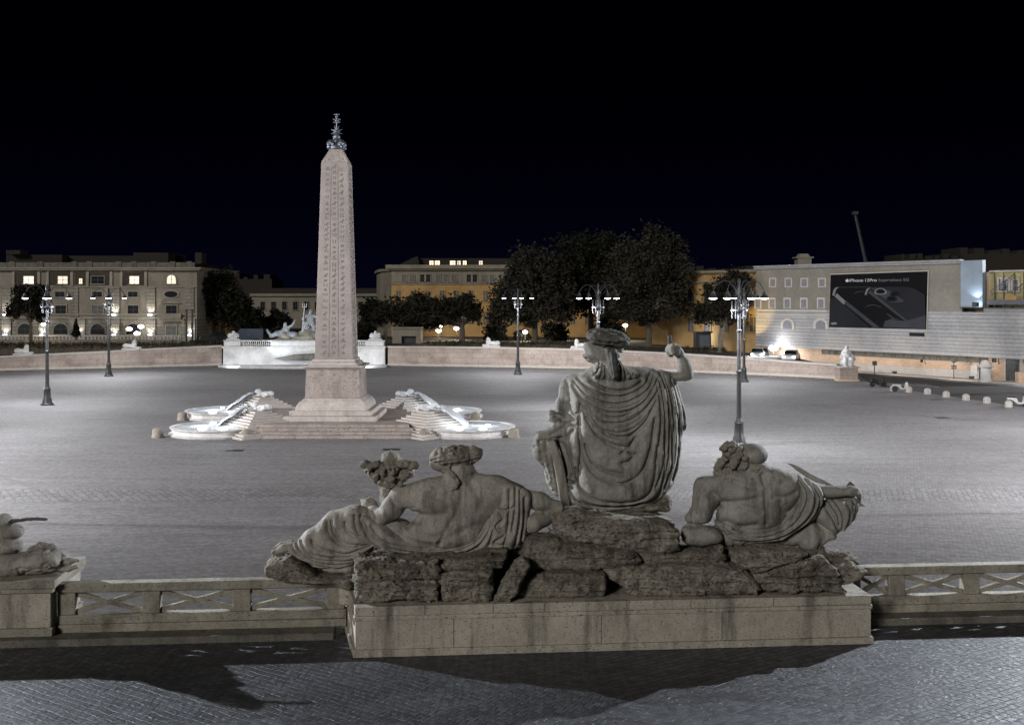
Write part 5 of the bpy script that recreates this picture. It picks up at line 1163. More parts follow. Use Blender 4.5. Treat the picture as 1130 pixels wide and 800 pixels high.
# ---- printed hoarding hung before the building
hv = 0.0
hz = thing('scaffold_hoarding', 'scaffold canvas printed as a facade, carrying a black advertisement', 'hoarding', f0+Vector((0, 0, 0)), fr_z)
m = MB(); uL, uR = FU(834), FU(1061); 
zbL, zbR = FZ(834, 383), FZ(1061, 392.5); zmL, zmR = FZ(834, 345), FZ(1061, 341); ztL, ztR = FZ(834, 297.5), FZ(1061, 288.3)
def band(mb, u0, u1, za0, za1, zb0, zb1, v0, v1):   # quad strip with sloping edges
    mb.prism([(u0, za0), (u0, zb0), (u1, zb1), (u1, za1)], v0, v1, 'y')
zlow = min(zbL, zbR)
m = MB(); m.box(uL, uR, hv, hv+.3, FZ(950, 343), FZ(950, 294)); m.build('printed_facade', M['canvas'], hz, smooth=False)
m = MB(); m.box(uL, FU(1085.5), hv-.02, hv+.3, FZ(950, 387.5), FZ(950, 343)-.001); m.build('louvred_canvas', M['canvas_grey'], hz, smooth=False)
m = MB(); m.box(uL-.05, uR+.05, hv-.35, hv+.3, FZ(950, 294)+.001, FZ(950, 291.5)); m.box(uL-.05, uR+.05, hv-.5, hv+.3, FZ(950, 291.5)+.001, FZ(950, 290)); m.build('printed_cornice', M['canvas_grey'], hz, smooth=False)
m = MB(); m.box(uR+.06, FU(1085.5), hv-.3, hv+.3, FZ(1072, 339.5), FZ(1072, 287.5)); m.build('blue_end_panel', M['canvas_blue'], hz, smooth=False)
m = MB(); m.box(FU(1085.6), uE, hv-.1, hv+.3, FZ(1110, 396), FZ(1110, 340)); m.build('side_louvred_canvas', M['canvas_grey'], hz, smooth=False)
m = MB(); m.box(FU(1061), uE, hv-.5, hv+1.2, FZ(1085, 339.9), FZ(1085, 339.2)); m.build('ledge', M['iron'], hz, smooth=False)
m = MB(); m.box(FU(836), FU(912), hv-.05, hv-.001, FZ(870, 343.5), FZ(870, 341.8)); m.box(FU(836), FU(912), hv-.05, hv-.001, FZ(870, 348.2), FZ(870, 347)); m.build('printed_band', M['print_trim'], hz, smooth=False)
for px in (852.7, 870, 887.5, 907):
    m = MB(); m.box(FU(px)-.62, FU(px)+.62, hv-.045, hv-.021, FZ(px, 317), FZ(px, 306.7)); w_ = m.build('printed_window', M['print_trim'], hz, smooth=False)
    m = MB(); m.box(FU(px)-.42, FU(px)+.42, hv-.07, hv-.046, FZ(px, 316), FZ(px, 308)); m.build('printed_pane', M['print_win'], w_, smooth=False)
for px in (836.5, 852, 868.7, 887, 905.8):
    m = MB(); m.box(FU(px)-.62, FU(px)+.62, hv-.045, hv-.021, FZ(px, 340.5), FZ(px, 328.5)); w_ = m.build('printed_window', M['print_trim'], hz, smooth=False)
    m = MB(); m.box(FU(px)-.42, FU(px)+.42, hv-.07, hv-.046, FZ(px, 340), FZ(px, 330.5)); m.build('printed_pane', M['print_win'], w_, smooth=False)
for px in (869, 905.5):
    u = FU(px)
    for rr, v, mt, nm in ((1.15, hv-.06, M['print_trim'], 'printed_arch'), (.75, hv-.09, M['print_win'], 'printed_pane')):
        z0 = FZ(px, 363); zc = FZ(px, 358.5)
        m = MB(); m.prism([(u-rr, z0)]+[(u-rr*math.cos(math.pi*k/10), zc+rr*.75*math.sin(math.pi*k/10)) for k in range(11)]+[(u+rr, z0)], v, v+.029, 'y')
        w_ = m.build(nm, mt, hz if nm == 'printed_arch' else w_, smooth=False)
# the advertisement: black sheet with two phones seen at an angle
za = zm(910, 295, 9.417)
ad = thing('advertisement', 'large black phone advertisement hung on the scaffold canvas', 'billboard', f0+fdir*FU(915.5), fr_z)
ub = FU(915.5)
def apt(x, y): q = za([(x, y)])[0]; return (FU(q[0])-ub, FZ(q[0], q[1]))
def flat(mb, pts, v): mb.prism([apt(*p) for p in pts], hv-v, hv-v+.03, 'y'); return mb
zt_, zb2 = apt(70, 75)[1], apt(55, 622)[1]
m = MB(); m.prism([apt(70, 78), apt(1078, 42), apt(1064, 645), (0, zb2)], hv-.16, hv-.05, 'y'); m.build('black_sheet', M['ad_black'], ad, smooth=False)
fm = MB(); flat(fm, [(62, 70), (1086, 34), (1086, 42), (70, 78)], .165); flat(fm, [(1078, 42), (1086, 36), (1070, 650), (1063, 645)], .166); fm.build('border', M['print_trim'], ad, smooth=False)
p1 = MB(); flat(p1, [(72, 330), (118, 305), (480, 626), (58, 620)], .20); p1.build('phone_glass', M['ad_dark'], ad, smooth=False)
p1 = MB(); flat(p1, [(118, 300), (135, 268), (585, 628), (520, 626)], .24); a1 = p1.build('phone_edge', M['ad_mid'], ad, smooth=False)
p1 = MB(); flat(p1, [(93, 292), (104, 235), (130, 208), (160, 207), (138, 228), (122, 262), (118, 300)], .285); flat(p1, [(122, 305), (140, 270), (230, 355), (212, 388)], .286); p1.build('edge_gleam', M['ad_light'], a1, smooth=False)
p1 = MB(); flat(p1, [(150, 206), (480, 203), (480, 209), (150, 212)], .2401); flat(p1, [(318, 268), (360, 248), (425, 250), (425, 256), (365, 256), (325, 274)], .2402); flat(p1, [(420, 425), (460, 395), (520, 386), (590, 408), (600, 420), (520, 394), (465, 402)], .2403); flat(p1, [(650, 480), (665, 480), (735, 532), (800, 540), (720, 540)], .2404); p1.build('reflection_line', M['ad_mid'], ad, smooth=False)
p1 = MB(); flat(p1, [(495, 205), (850, 200), (950, 222), (1052, 285), (1062, 642), (960, 634), (470, 255)], .28); p2_ = p1.build('phone_back', M['ad_dark'], ad, smooth=False)
p1 = MB(); flat(p1, [(430, 285), (448, 228), (490, 202), (505, 212), (470, 240), (462, 290)], .32); flat(p1, [(462, 262), (490, 238), (965, 628), (945, 632)], .321); p1.build('phone_edge', M['ad_mid'], ad, smooth=False)
p1 = MB(); flat(p1, [(433, 285), (450, 230), (478, 212), (482, 225), (462, 245), (448, 290)], .36); p1.build('edge_gleam', M['ad_light'], p2_, smooth=False)
p1 = MB(); flat(p1, [(505, 220), (560, 212), (680, 240), (840, 340), (830, 365), (700, 365), (620, 315)], .36); cm = p1.build('camera_plate', M['ad_mid'], p2_, smooth=False)
for cx_, cy_, r1 in ((600, 250, 56), (715, 325, 52), (745, 275, 44)):
    for rr, v, mt in ((r1, .40, 'ad_light' if cx_ == 600 else 'ad_dark'), (r1*.72, .44, 'ad_black')):
        m = MB(); flat(m, [(cx_+rr*1.15*math.cos(2*math.pi*k/20), cy_+rr*.62*math.sin(2*math.pi*k/20+.3*math.cos(2*math.pi*k/20))) for k in range(20)], v); m.build('lens' if rr == r1 else 'lens_glass', M[mt], p2_, smooth=False)
p1 = MB(); flat(p1, [(620, 620), (640, 560), (700, 538), (850, 560), (1060, 500), (1062, 640), (640, 622)], .3); p1.build('phone_shine', M['ad_mid'], ad, smooth=False)
p1 = MB(); flat(p1, [(78, 578), (110, 570), (140, 574), (138, 592), (100, 598), (80, 592)], .3); p1.build('store_mark', M['ad_light'], ad, smooth=False)
lb = MB(); lb.box(FU(1003.5), FU(1020), hv-.08, hv-.03, FZ(1012, 371.3), FZ(1012, 367.3)); lb.build('notice_strip', M['ad_dark'], hz, smooth=False)
def text(body, px0, px1, py, hpx, mat, name):
    cu = bpy.data.curves.new(name, 'FONT'); cu.body = body; cu.size = 1; cu.extrude = .01
    o = bpy.data.objects.new(name, cu); C.objects.link(o); o.parent = ad; cu.materials.append(mat)
    bpy.context.view_layer.update(); w = o.dimensions.x
    u0 = FU(px0)-ub; u1 = FU(px1)-ub; sc = (u1-u0)/w; szc = hpx*fac(px0).y/F/.72
    o.scale = (sc, szc, 1); o.rotation_euler = (R(90), math.atan2(-(FZ(px1, py[1])-FZ(px0, py[0])), u1-u0)*1, 0)
    o.location = (u0, hv-.22, FZ(px0, py[0])); bpy.context.view_layer.update()
    me = bpy.data.meshes.new_from_object(o.evaluated_get(bpy.context.evaluated_depsgraph_get())); q = bpy.data.objects.new(name, me); C.objects.link(q); q.parent = ad; q.location = o.location; q.rotation_euler = o.rotation_euler; q.scale = o.scale
    bpy.data.objects.remove(o); bpy.data.curves.remove(cu); return q
for body, a, b, mt in (('iPhone', 938.0, 953.2, 'ad_white'), ('12', 954.8, 958.8, 'ad_white'), ('Pro', 960.4, 968.0, 'ad_white'), ('Superveloce', 970.0, 995.6, 'ad_light'), ('5G', 997.4, 1003.6, 'ad_light')):
    text(body, a, b, (311.2-(a-938)*.013, 311.2-(b-938)*.013), 3.4, M[mt], 'lettering')
m = MB(); c = apt(243, 138); r = .26
for k_, (dx, dz, rr) in enumerate(((-.05, .0, .13), (.05, .0, .13), (-.04, -.06, .11), (.04, -.06, .11))): m.prism([(c[0]+dx*1.5+rr*1.2*math.cos(2*math.pi*k/14), c[1]+dz*1.5+rr*math.sin(2*math.pi*k/14)) for k in range(14)], hv-.22-.001*k_, hv-.20, 'y')
m.prism([(c[0], c[1]+.15), (c[0]+.03, c[1]+.23), (c[0]+.1, c[1]+.27), (c[0]+.08, c[1]+.18)], hv-.22, hv-.2, 'y'); m.build('apple_emblem', M['ad_white'], ad, smooth=False)
# floodlights of the hoarding
fl = thing('floodlight', 'small white floodlight on the ledge beside the blue panel', 'floodlight', f0+fdir*FU(1082)+Vector((0, 0, FZ(1082, 338.5))), fr_z)
m = MB(); m.box(-.3, .3, hv-1.2, hv-.75, 0, .5); m.build('housing', M['iron'], fl, bevel=.03)
m = MB(); m.box(-.27, .27, hv-.745, hv-.70, .06, .46); m.build('lens', M['spot'], fl)
spot(fl, (0, hv-.9, .8), (-.3, .45, 1), 130, 100, (.8, .9, 1), nm='flood_light')
for px, e, l in ((900, 2200, 'low ground floodlight under the left of the hoarding'), (990, 2600, 'low ground floodlight under the middle of the hoarding'), (1075, 3000, 'low ground floodlight under the right of the hoarding')):
    p = f0+fdir*FU(px)
    q = thing('floodlight', l, 'floodlight', p+Vector((0, 0, 0)), fr_z, 'ground floodlights along the street front')
    nrm = -1
    m = MB(); m.box(-.12, .12, -.55, -.35, 0, .18); m.build('foot', M['iron'], q); m = MB(); m.box(-.25, .25, -.68, -.4, .181, .42); m.build('housing', M['iron'], q, bevel=.02)
for u in (FU(880), FU(960), FU(1040), FU(1100)):
    spot(hz, (u, -7.5, 3.0), (0, 6.2, 3.6), 700, 120, (.95, .97, 1.0), .3, 'hoarding_light')
spot(hz, (FU(836), -4, 3.2), (0, 4, 3.6), 1500, 64, (1, .66, .22), .3, 'sodium_light')
for u in (FU(930), FU(1000), FU(1070)):
    spot(rb, (u, -6.5, 1.6), (0, 1, -.12), 420, 95, (1, .86, .7), .3, 'street_wall_light')

# scaffold on the yellow stretch
sc_ = thing('scaffold', 'grey tube scaffold with planks before the yellow wall at far right', 'scaffold', f0+Vector((-fdir.y, fdir.x, 0))*.9+fdir*FU(1087), fr_z)
m = MB()
for px in (1096, 1106, 1118, 1128, 1140): u = FU(px)-FU(1087); m.tube([(u, -.7, FZ(1110, 339.8)), (u, -.7, FZ(1110, 301))], .06, 6)
m.tube([(.1, -.7, FZ(1110, 331)), (FU(1145)-FU(1087), -.7, FZ(1110, 331))], .05, 6); m.tube([(.4, -.72, FZ(1110, 322)), (3.2, -.72, FZ(1110, 303))], .05, 6); m.tube([(FU(1122)-FU(1087), -.72, FZ(1110, 318)), (FU(1136)-FU(1087), -.72, FZ(1110, 306))], .06, 6)
m.build('tubes', M['iron_grey'], sc_)
m = MB(); m.box(.2, 5.2, -.95, -.1, FZ(1110, 336.5), FZ(1110, 330.5)); m.build('plank_guard', M['iron_grey'], sc_)
m = MB(); m.box(2.3, 3.6, -.98, -.955, FZ(1110, 331), FZ(1110, 326)); m.build('orange_sheet', M['ochre'], sc_)

# ---- roofs and hill in the dark beyond
for nm, px0, px1, py0, Y, l in (('roofscape', 755, 850, 293, 260, 'black roof line behind the right trees'), ('roofscape', 995, 1060, 280, 240, 'black rooftop terraces above the hoarding'), ('roofscape', 1060, 1170, 274, 250, 'black rooftops with parapets at the far right'), ('roofscape', 222, 300, 302, 300, 'black roof line right of the palazzo')):
    t = thing(nm, l, 'building', (GX((px0+px1)/2, Y), Y, 0)); w = (GX(px1, Y)-GX(px0, Y))/2
    m = MB(); m.box(-w, w, 0, 15, 1, GZ(py0+6, Y)); m.build('wall', M['dark_roof'], t, smooth=False)
    m = MB(); rnd = random.Random(px0)
    for k in range(7): a = -w+2*w*k/7; m.box(a+.3, a+2*w/7*rnd.uniform(.5, .95), 1, 12, GZ(py0+6, Y)+.001, GZ(py0+rnd.uniform(-1, 4), Y))
    m.build('roof', M['dark_roof'], t, smooth=False)
t = thing('rooftop_lamps', 'pair of tiny bright lamps on the roof edge left of the crane', 'lamp', (GX(874, 150), 150, GZ(294, 150)))
for dx in (-.35, .4): m = MB(); m.tube([(dx, 0, -.9), (dx, 0, -.05)], .05, 6); m.ball((dx, 0, .05), .17, 8, 5); m.build('globe', M['lamp_warm'], t)
t = thing('rooftop_dome', 'faint lit roof turret far beyond the hoarding', 'building', (GX(888, 320), 320, 0))
m = MB(); m.box(-2, 2, 0, 4, 2, GZ(285, 320)); m.box(-2.6, 2.6, -.3, 4.3, GZ(285, 320)+.001, GZ(283.5, 320)); m.frustum(0, 2, GZ(283.5, 320)+.001, GZ(280, 320), 1.7, 1.7, 1.2, 1.2); m.build('turret', M['trim'], t, smooth=False)
CRY = 175
cr_ = thing('crane', 'grey lattice crane jib leaning above the hoarding', 'crane', (GX(959, CRY), CRY, 0))
m = MB(); a = Vector((0, 0, GZ(305, CRY))); b = Vector((GX(944, CRY)-GX(959, CRY), 0, GZ(237, CRY)))
m.tube([a, b], [.32, .24], 4); m.build('jib', M['iron_grey'], cr_)
m = MB(); m.tube([Vector((0, 0, 1)), a], .9, 4); m.build('mast', M['iron_grey'], cr_); m = MB(); m.box(b.x-.5, b.x+.3, -.5, .5, b.z, b.z+.5); m.build('jib_head', M['iron_grey'], cr_)
for k in range(9):
    pass

M['asphalt_light'] = plain('worn_road_paint', (.2, .2, .2), .8, var=.4, scale=1.5)
# ================================================================ STREET AT RIGHT, BOLLARDS, SCOOTERS
rd = [fac(1170)+Vector((-2.2, -.4, 0)), fac(944)+Vector((-2.0, 0, 0)), fac(880)+Vector((-2, 0, 0))]
road = [(GX(945, 128), 128), (GX(965, 112), 112), (GX(1020, 103.5), 103.5), (GX(1065, 97.5), 97.5), (GX(1113, 91.5), 91.5), (GX(1190, 84), 84), (GX(1190, 104), 104), (GX(1130, 110), 110), (GX(1040, 118.5), 118.5), (GX(944, 131), 131)]
sheet('road', road, .004, M['asphalt'])
m = MB(); q = [fac(1190), fac(1042), fac(940)]
m.prism([(fac(1200).x, fac(1200).y), (fac(936).x, fac(936).y), (fac(936).x-1.0, fac(936).y-.4), (fac(1040).x-1.2, fac(1040).y-.9), (fac(1060).x-1.7, fac(1060).y-1.3), (fac(1200).x-2.4, fac(1200).y-1.8)], .0, .13)
o = m.build('pavement', M['coping'], smooth=False); o['kind'] = 'structure'
m = MB()
for k in range(9):
    x0 = 955+k*9; Yk = bY(423.2-(k-4)*.05)+k*.3; x = GX(x0, 115-k*.5); m.box(x, x+.55, 111.5-k*.2, 115.5-k*.2, .006, .009)
o = m.build('road_crossing_marking', M['asphalt_light'], smooth=False); o['kind'] = 'structure'
def bollard(px, py, label):
    Y = bY(py); t = thing('stone_bollard', label, 'bollard', (GX(px, Y), Y, 0), 0, 'round topped white bollards edging the road')
    m = MB(); m.lathe([(.31, 0), (.31, .3), (.29, .42), (.21, .52), (.1, .57), (.01, .58)], n=16); m.build('post', M['coping'], t)
for px, py, l in ((985.5, 432, 'white stone bollard farthest left, behind the scooter'), (1003, 433, 'white stone bollard with a scooter wheel against it'), (1023.5, 435, 'white stone bollard first right of the scooters'), (1044, 438.3, 'white stone bollard second right of the scooters'), (1066, 441.7, 'white stone bollard third right of the scooters'), (1089, 445, 'white stone bollard left of the rightmost one'), (1113, 449.5, 'rightmost white stone bollard in the row')): bollard(px, py, l)
def scooter(loc, rz, label, body):
    t = thing('motor_scooter', label, 'scooter', loc, rz, 'motor scooters parked by the bollards')
    for x in (-.62, .62):
        m = MB(); n = 16
        m.lathe([(.12, -.07), (.27, -.07), (.29, 0), (.27, .07), (.12, .07)], n=n)
        m.v = [(x+vx, vz, .29+vy) for vx, vy, vz in m.v]; w_ = m.build('wheel', M['iron'], t)
        m = MB(); m.lathe([(.01, -.05), (.11, -.075), (.11, .075), (.01, .05)], n=10); m.v = [(x+vx, vz, .29+vy) for vx, vy, vz in m.v]; m.build('hub', M['iron_grey'], w_)
    m = MB(); m.prism([(-.85, .55), (-.8, .78), (-.1, .74), (.0, .42), (.35, .36), (.5, .95), (.6, .95), (.66, .45), (.4, .24), (-.1, .24), (-.3, .45), (-.6, .6)], -.19, .19, 'y'); m.build('bodywork', body, t, bevel=.05)
    m = MB(); m.prism([(-.8, .785), (-.75, .87), (-.2, .85), (-.1, .765)], -.17, .17, 'y'); m.build('seat', M['iron'], t, bevel=.03)
    m = MB(); m.tube([(.52, 0, .9), (.46, 0, 1.08)], .04, 6); m.tube([(.42, -.34, 1.08), (.47, 0, 1.08), (.42, .34, 1.08)], .025, 6); m.build('handlebar', M['iron'], t)
    m = MB(); m.ball((.62, 0, .88), .09, 8, 6); m.build('headlight', M['glass'], t)
scooter((GX(969, bY(427)), bY(427), 0), R(10), 'dark scooter at the left end of the bollards', M['iron']); scooter((GX(994.5, bY(432.5)), bY(432.5), 0), R(5), 'white scooter between the two leftmost bollards', M['white']); scooter((GX(1123, bY(449)), bY(449), 0), R(-8), 'white scooter beside the rightmost bollard', M['white'])
def sign(px, py, label):
    Y = bY(py); t = thing('road_sign', label, 'sign', (GX(px, Y), Y, .1))
    m = MB(); m.tube([(0, 0, 0), (0, 0, 2.1)], .05, 8); m.build('post', M['iron_grey'], t)
    m = MB(); m.prism([(-.36, 1.95), (0, 2.2), (.36, 1.95), (0, 1.72)], -.06, -.03, 'y'); m.build('diamond_plate', M['shutter'], t)
    for z in (1.42, 1.18): m = MB(); m.box(-.3, .3, -.06, -.03, z-.08, z+.08); m.build('plate', M['bronze'], t)
sign(1052.5, 419.3, 'small road sign on a post before the peach wall')
t = thing('parking_meter', 'small grey box on a post at the road\'s near end', 'meter', (GX(965, 128), 128, 0)); m = MB(); m.tube([(0, 0, 0), (0, 0, 1.1)], .06, 8); m.build('post', M['iron'], t); m = MB(); m.box(-.24, .24, -.2, .2, 1.1, 1.6); m.build('box', M['iron_grey'], t, bevel=.04)
KY = 116.5
t = thing('sentry_kiosk', 'round pale stone kiosk with domed cap beside the iron door', 'kiosk', (GX(1088, KY), KY, 0))
m = MB(); m.lathe([(.62, 0), (.62, .2), (.55, .22), (.55, 1.55), (.6, 1.6)], n=20); m.build('body', M['white'], t)
m = MB(); m.lathe([(.8, 1.601), (.8, 1.72), (.6, 1.9), (.5, 2.2), (.3, 2.35), (.01, 2.42)], n=20); m.build('cap', M['coping'], t)
t = thing('low_wall', 'low pink block wall at the right edge', 'wall', (GX(1128, 114), 114, 0)); m = MB(); m.box(-.6, 2.5, -.4, .4, 0, 1.25); m.build('block', M['peach'], t, bevel=.05)
# drain covers
for px, py, l in ((432, 496, 'dark drain slot in the paving before the obelisk'), (259, 497, 'dark drain slot in front of the left fountains'), (1040, 461, 'dark drain slot in the paving below the bollards'), (1033, 441, 'dark drain cover close to the bollards')):
    Y = bY(py); t = thing('drain_cover', l, 'drain', (GX(px, Y), Y, .004), 0, 'iron drain covers in the piazza paving')
    m = MB(); m.box(-.5, .5, -.35, .35, 0, .012)
    for k in range(6): m.box(-.42+k*.15, -.36+k*.15, -.28, .28, .0125, .02)
    m.build('grating', M['iron'], t)

# ================================================================ CARS, KIOSK, SMALL LAMPS behind the wall
def car(loc, rz, label, paint, lights=True, van=False):
    t = thing('parked_car' if not van else 'parked_van', label, 'car' if not van else 'van', loc, rz, 'vehicles on the road behind the curved wall')
    top = 1.45 if not van else 2.1
    prof = [(-2.1, .35), (-2.12, .8), (-1.95, .95), (-1.3, 1.0 if not van else 1.9), (1.0, 1.0), (2.0, .88), (2.15, .6), (2.12, .35)] if not van else [(-2.3, .35), (-2.3, 1.9), (-2.2, 2.05), (1.0, 2.05), (1.5, 1.2), (2.2, 1.0), (2.3, .6), (2.3, .35)]
    m = MB(); m.prism(prof, -.85, .85, 'y'); m.build('body', paint, t, bevel=.08)
    if not van:
        m = MB(); vs = []
        for y, k in ((-.78, 1), (.78, 1)):
            pass
        m.add([(-1.75, -.78, 1.0), (1.0, -.78, 1.0), (.3, -.62, top), (-1.2, -.62, top), (-1.75, .78, 1.0), (1.0, .78, 1.0), (.3, .62, top), (-1.2, .62, top)], [(0, 1, 2, 3), (7, 6, 5, 4), (1, 5, 6, 2), (4, 0, 3, 7), (3, 2, 6, 7), (0, 4, 5, 1)]); m.build('cabin', M['glass'], t, bevel=.05)
        m = MB(); m.box(-1.25, .35, -.6, .6, top+.001, top+.05); m.build('roof', paint, t, bevel=.03)
    else:
        m = MB(); m.box(.2, .95, -.87, -.851, 1.2, 1.8); m.prism([(1.03, 2.0), (1.5, 1.28), (1.53, 1.28), (1.06, 2.0)], -.7, .7, 'y'); m.build('window', M['glass'], t)
    for x in (-1.35, 1.35):
        for y in (-.8, .8):
            m = MB(); m.lathe([(.18, -.1), (.31, -.1), (.33, 0), (.31, .1), (.18, .1)], n=14); m.v = [(x+a, y+c, .33+b) for a, b, c in m.v]; w_ = m.build('tyre', M['iron'], t)
            m = MB(); m.lathe([(.01, -.11), (.18, -.105), (.18, .105), (.01, .11)], n=10); m.v = [(x+a, y+c, .33+b) for a, b, c in m.v]; m.build('rim', M['iron_grey'], w_)
    for y in (-.6, .6):
        m = MB(); m.ball((2.08, y, .72), .17, 10, 6, (.5, 1.2, .8)); m.build('headlight', M['spot'] if lights else M['glass'], t)
    if lights:
        for y in (-.6, .6): spot(t, (2.3, y, .74), (1, 0, -.06), 900, 70, (.9, .95, 1), .12, 'headlight_beam')
M['carwhite'] = plain('white_car_paint', (.7, .7, .72), .25, var=.03); M['carblack'] = plain('black_car_paint', (.03, .032, .036), .25, var=.03); M['carblue'] = plain('blue_grey_paint', (.1, .12, .16), .25, var=.05)
def onY(px, py, Y): return Vector((GX(px, Y), Y, GZ(py, Y)))
car(onY(836, 396.5, 142), R(-105), 'white car with dazzling headlights behind the near lamp post', M['carwhite'])
car(onY(873, 399.5, 134), R(-112), 'white car with dazzling headlights beside the wall, right of the other bright car', M['carwhite'])
car(onY(852, 396.5, 147), R(-10), 'dark car parked between the two cars with headlights', M['carblue'], False)
car(onY(237, 378, 158), R(200), 'black car parked behind the wall left of the lit fountain', M['carblack'], False)
car(onY(273, 378, 160), R(190), 'dark van parked behind the lit fountain wall', M['carblue'], False, True)
car(onY(905, 391, 150), R(-60), 'black car parked under the left of the hoarding', M['carblack'], False)
def small_lamp(px, py, Y, zb, label, e=700, col=(1, .86, .66), mat='lamp_warm', r=.34):
    z = GZ(py, Y); t = thing('garden_lamp', label, 'lamp', (GX(px, Y), Y, zb), 0, 'small lamps among the trees')
    m = MB(); m.lathe([(.14, 0), (.1, .3), (.06, .5), (.05, z-zb-.3)], n=8); m.build('post', M['iron'], t)
    m = MB(); m.ball((0, 0, z-zb), r, 12, 8, (1.25, 1, .8)); m.build('globe', M[mat], t)
    m = MB(); m.lathe([(.3, z-zb+.28), (.2, z-zb+.4), (.02, z-zb+.46)], n=10); m.build('hood', M['iron'], t)
    point(t, (0, -.55, z-zb-.2), e, col, .3)
small_lamp(484, 365, 168, 2.0, 'small bright lamp left of the pale gatehouse lamps', 500)
small_lamp(503.5, 362.5, 172, 2.0, 'small bright lamp under the wide tree', 700)
small_lamp(487, 360, 180, 2.0, 'smaller higher lamp behind the wide tree', 400, r=.22)
small_lamp(579.5, 366.5, 168, 2.0, 'small lamp between the central lamp post and its trees', 700)
small_lamp(690, 359, 176, 2.0, 'small lamp in the trees right of the goddess\'s head', 1100)
small_lamp(748, 371, 170, 2.0, 'small lamp behind the raised hand', 900)
small_lamp(772, 370.5, 155, 1.5, 'small white lamp on the kiosk\'s left', 300, (.9, .95, 1), 'lamp', .2)
small_lamp(832, 376.5, 150, 1.3, 'white lamp above the left bright car', 1200, (.95, .96, 1), 'lamp', .42)
small_lamp(853.5, 384, 143, 1.3, 'white lamp low between the bright cars', 900, (1, .97, .92), 'lamp', .48)
small_lamp(620, 372, 172, 2.0, 'small lamp hidden in the left part of the big trees', 1100)
small_lamp(48, 358, 160, 1.6, 'small lamp under the umbrella pine', 350, r=.28)
small_lamp(272, 344, 190, 2.0, 'tiny amber lamp in the dark tree right of the palazzo', 120, (1, .6, .2), 'lamp_warm', .14)
t = thing('gatehouse', 'small pale gatehouse with a dark opening behind the wall, right of the fountain', 'building', (GX(448, 160), 160, 2.0))
gx = lambda px: GX(px, 160)-GX(448, 160); gz = lambda py: GZ(py, 160)-2.0
m = MB(); m.box(gx(433), gx(443), 0, 4, 0, gz(363)); m.box(gx(459), gx(464), 0, 4, 0, gz(363)); m.box(gx(443), gx(459), 0, 4, gz(371), gz(363)); m.build('wall', M['greystucco'], t, smooth=False)
m = MB(); m.box(gx(432), gx(465), -.3, 4.3, gz(363)+.001, gz(361)); m.build('roof_slab', M['greystucco'], t, smooth=False)
m = MB(); m.box(gx(443), gx(459), .8, 1.0, 0, gz(371)-.001); m.build('gate', M['iron'], t, smooth=False)
t = thing('glass_kiosk', 'small dark glazed kiosk behind the wall right of the raised hand', 'kiosk', (GX(776, 150), 150, 1.6))
m = MB(); m.box(-1.1, 1.1, 0, 1.6, 0, 2.6); m.build('body', M['iron'], t, bevel=.04); m = MB(); m.box(-.5, .9, -.03, -.001, .4, 2.3); m.build('pane', M['bronze'], t); m = MB(); m.box(-1.3, 1.3, -.3, 1.9, 2.601, 2.75); m.build('roof', M['iron'], t)

# ================================================================ TREES AND HEDGES
def leaves(name, clumps, n, size, mat, par, seed=0, flat_=.6):
    rg = np.random.RandomState(seed); vs = []; tot = sum(c[3]*c[4]*c[5] for c in clumps)
    for c in clumps:
        k = max(8, int(n*c[3]*c[4]*c[5]/tot)); d = rg.normal(size=(k, 3)); d /= np.linalg.norm(d, axis=1)[:, None]
        r = rg.rand(k)**.42*(1+.26*rg.normal(size=k)); p = np.array(c[:3])+d*r[:, None]*np.array(c[3:6])
        u = rg.normal(size=(k, 3)); u[:, 2] *= flat_; u /= np.linalg.norm(u, axis=1)[:, None]
        w = np.cross(u, rg.normal(size=(k, 3))); w /= np.linalg.norm(w, axis=1)[:, None]
        s = size*(.45+1.1*rg.rand(k)**1.5)[:, None]
        vs.append(np.stack([p-u*s, p-w*s*.5, p+u*s, p+w*s*.5], 1).reshape(-1, 3))
    V = np.concatenate(vs); q = len(V)//4
    me = bpy.data.meshes.new(name); me.vertices.add(len(V)); me.vertices.foreach_set('co', V.astype(np.float32).ravel())
    me.loops.add(len(V)); me.loops.foreach_set('vertex_index', np.arange(len(V), dtype=np.int32)); me.polygons.add(q); me.polygons.foreach_set('loop_start', np.arange(0, len(V), 4, dtype=np.int32))
    me.update(calc_edges=True); me.materials.append(mat); o = bpy.data.objects.new(name, me); C.objects.link(o); o.parent = par; return o
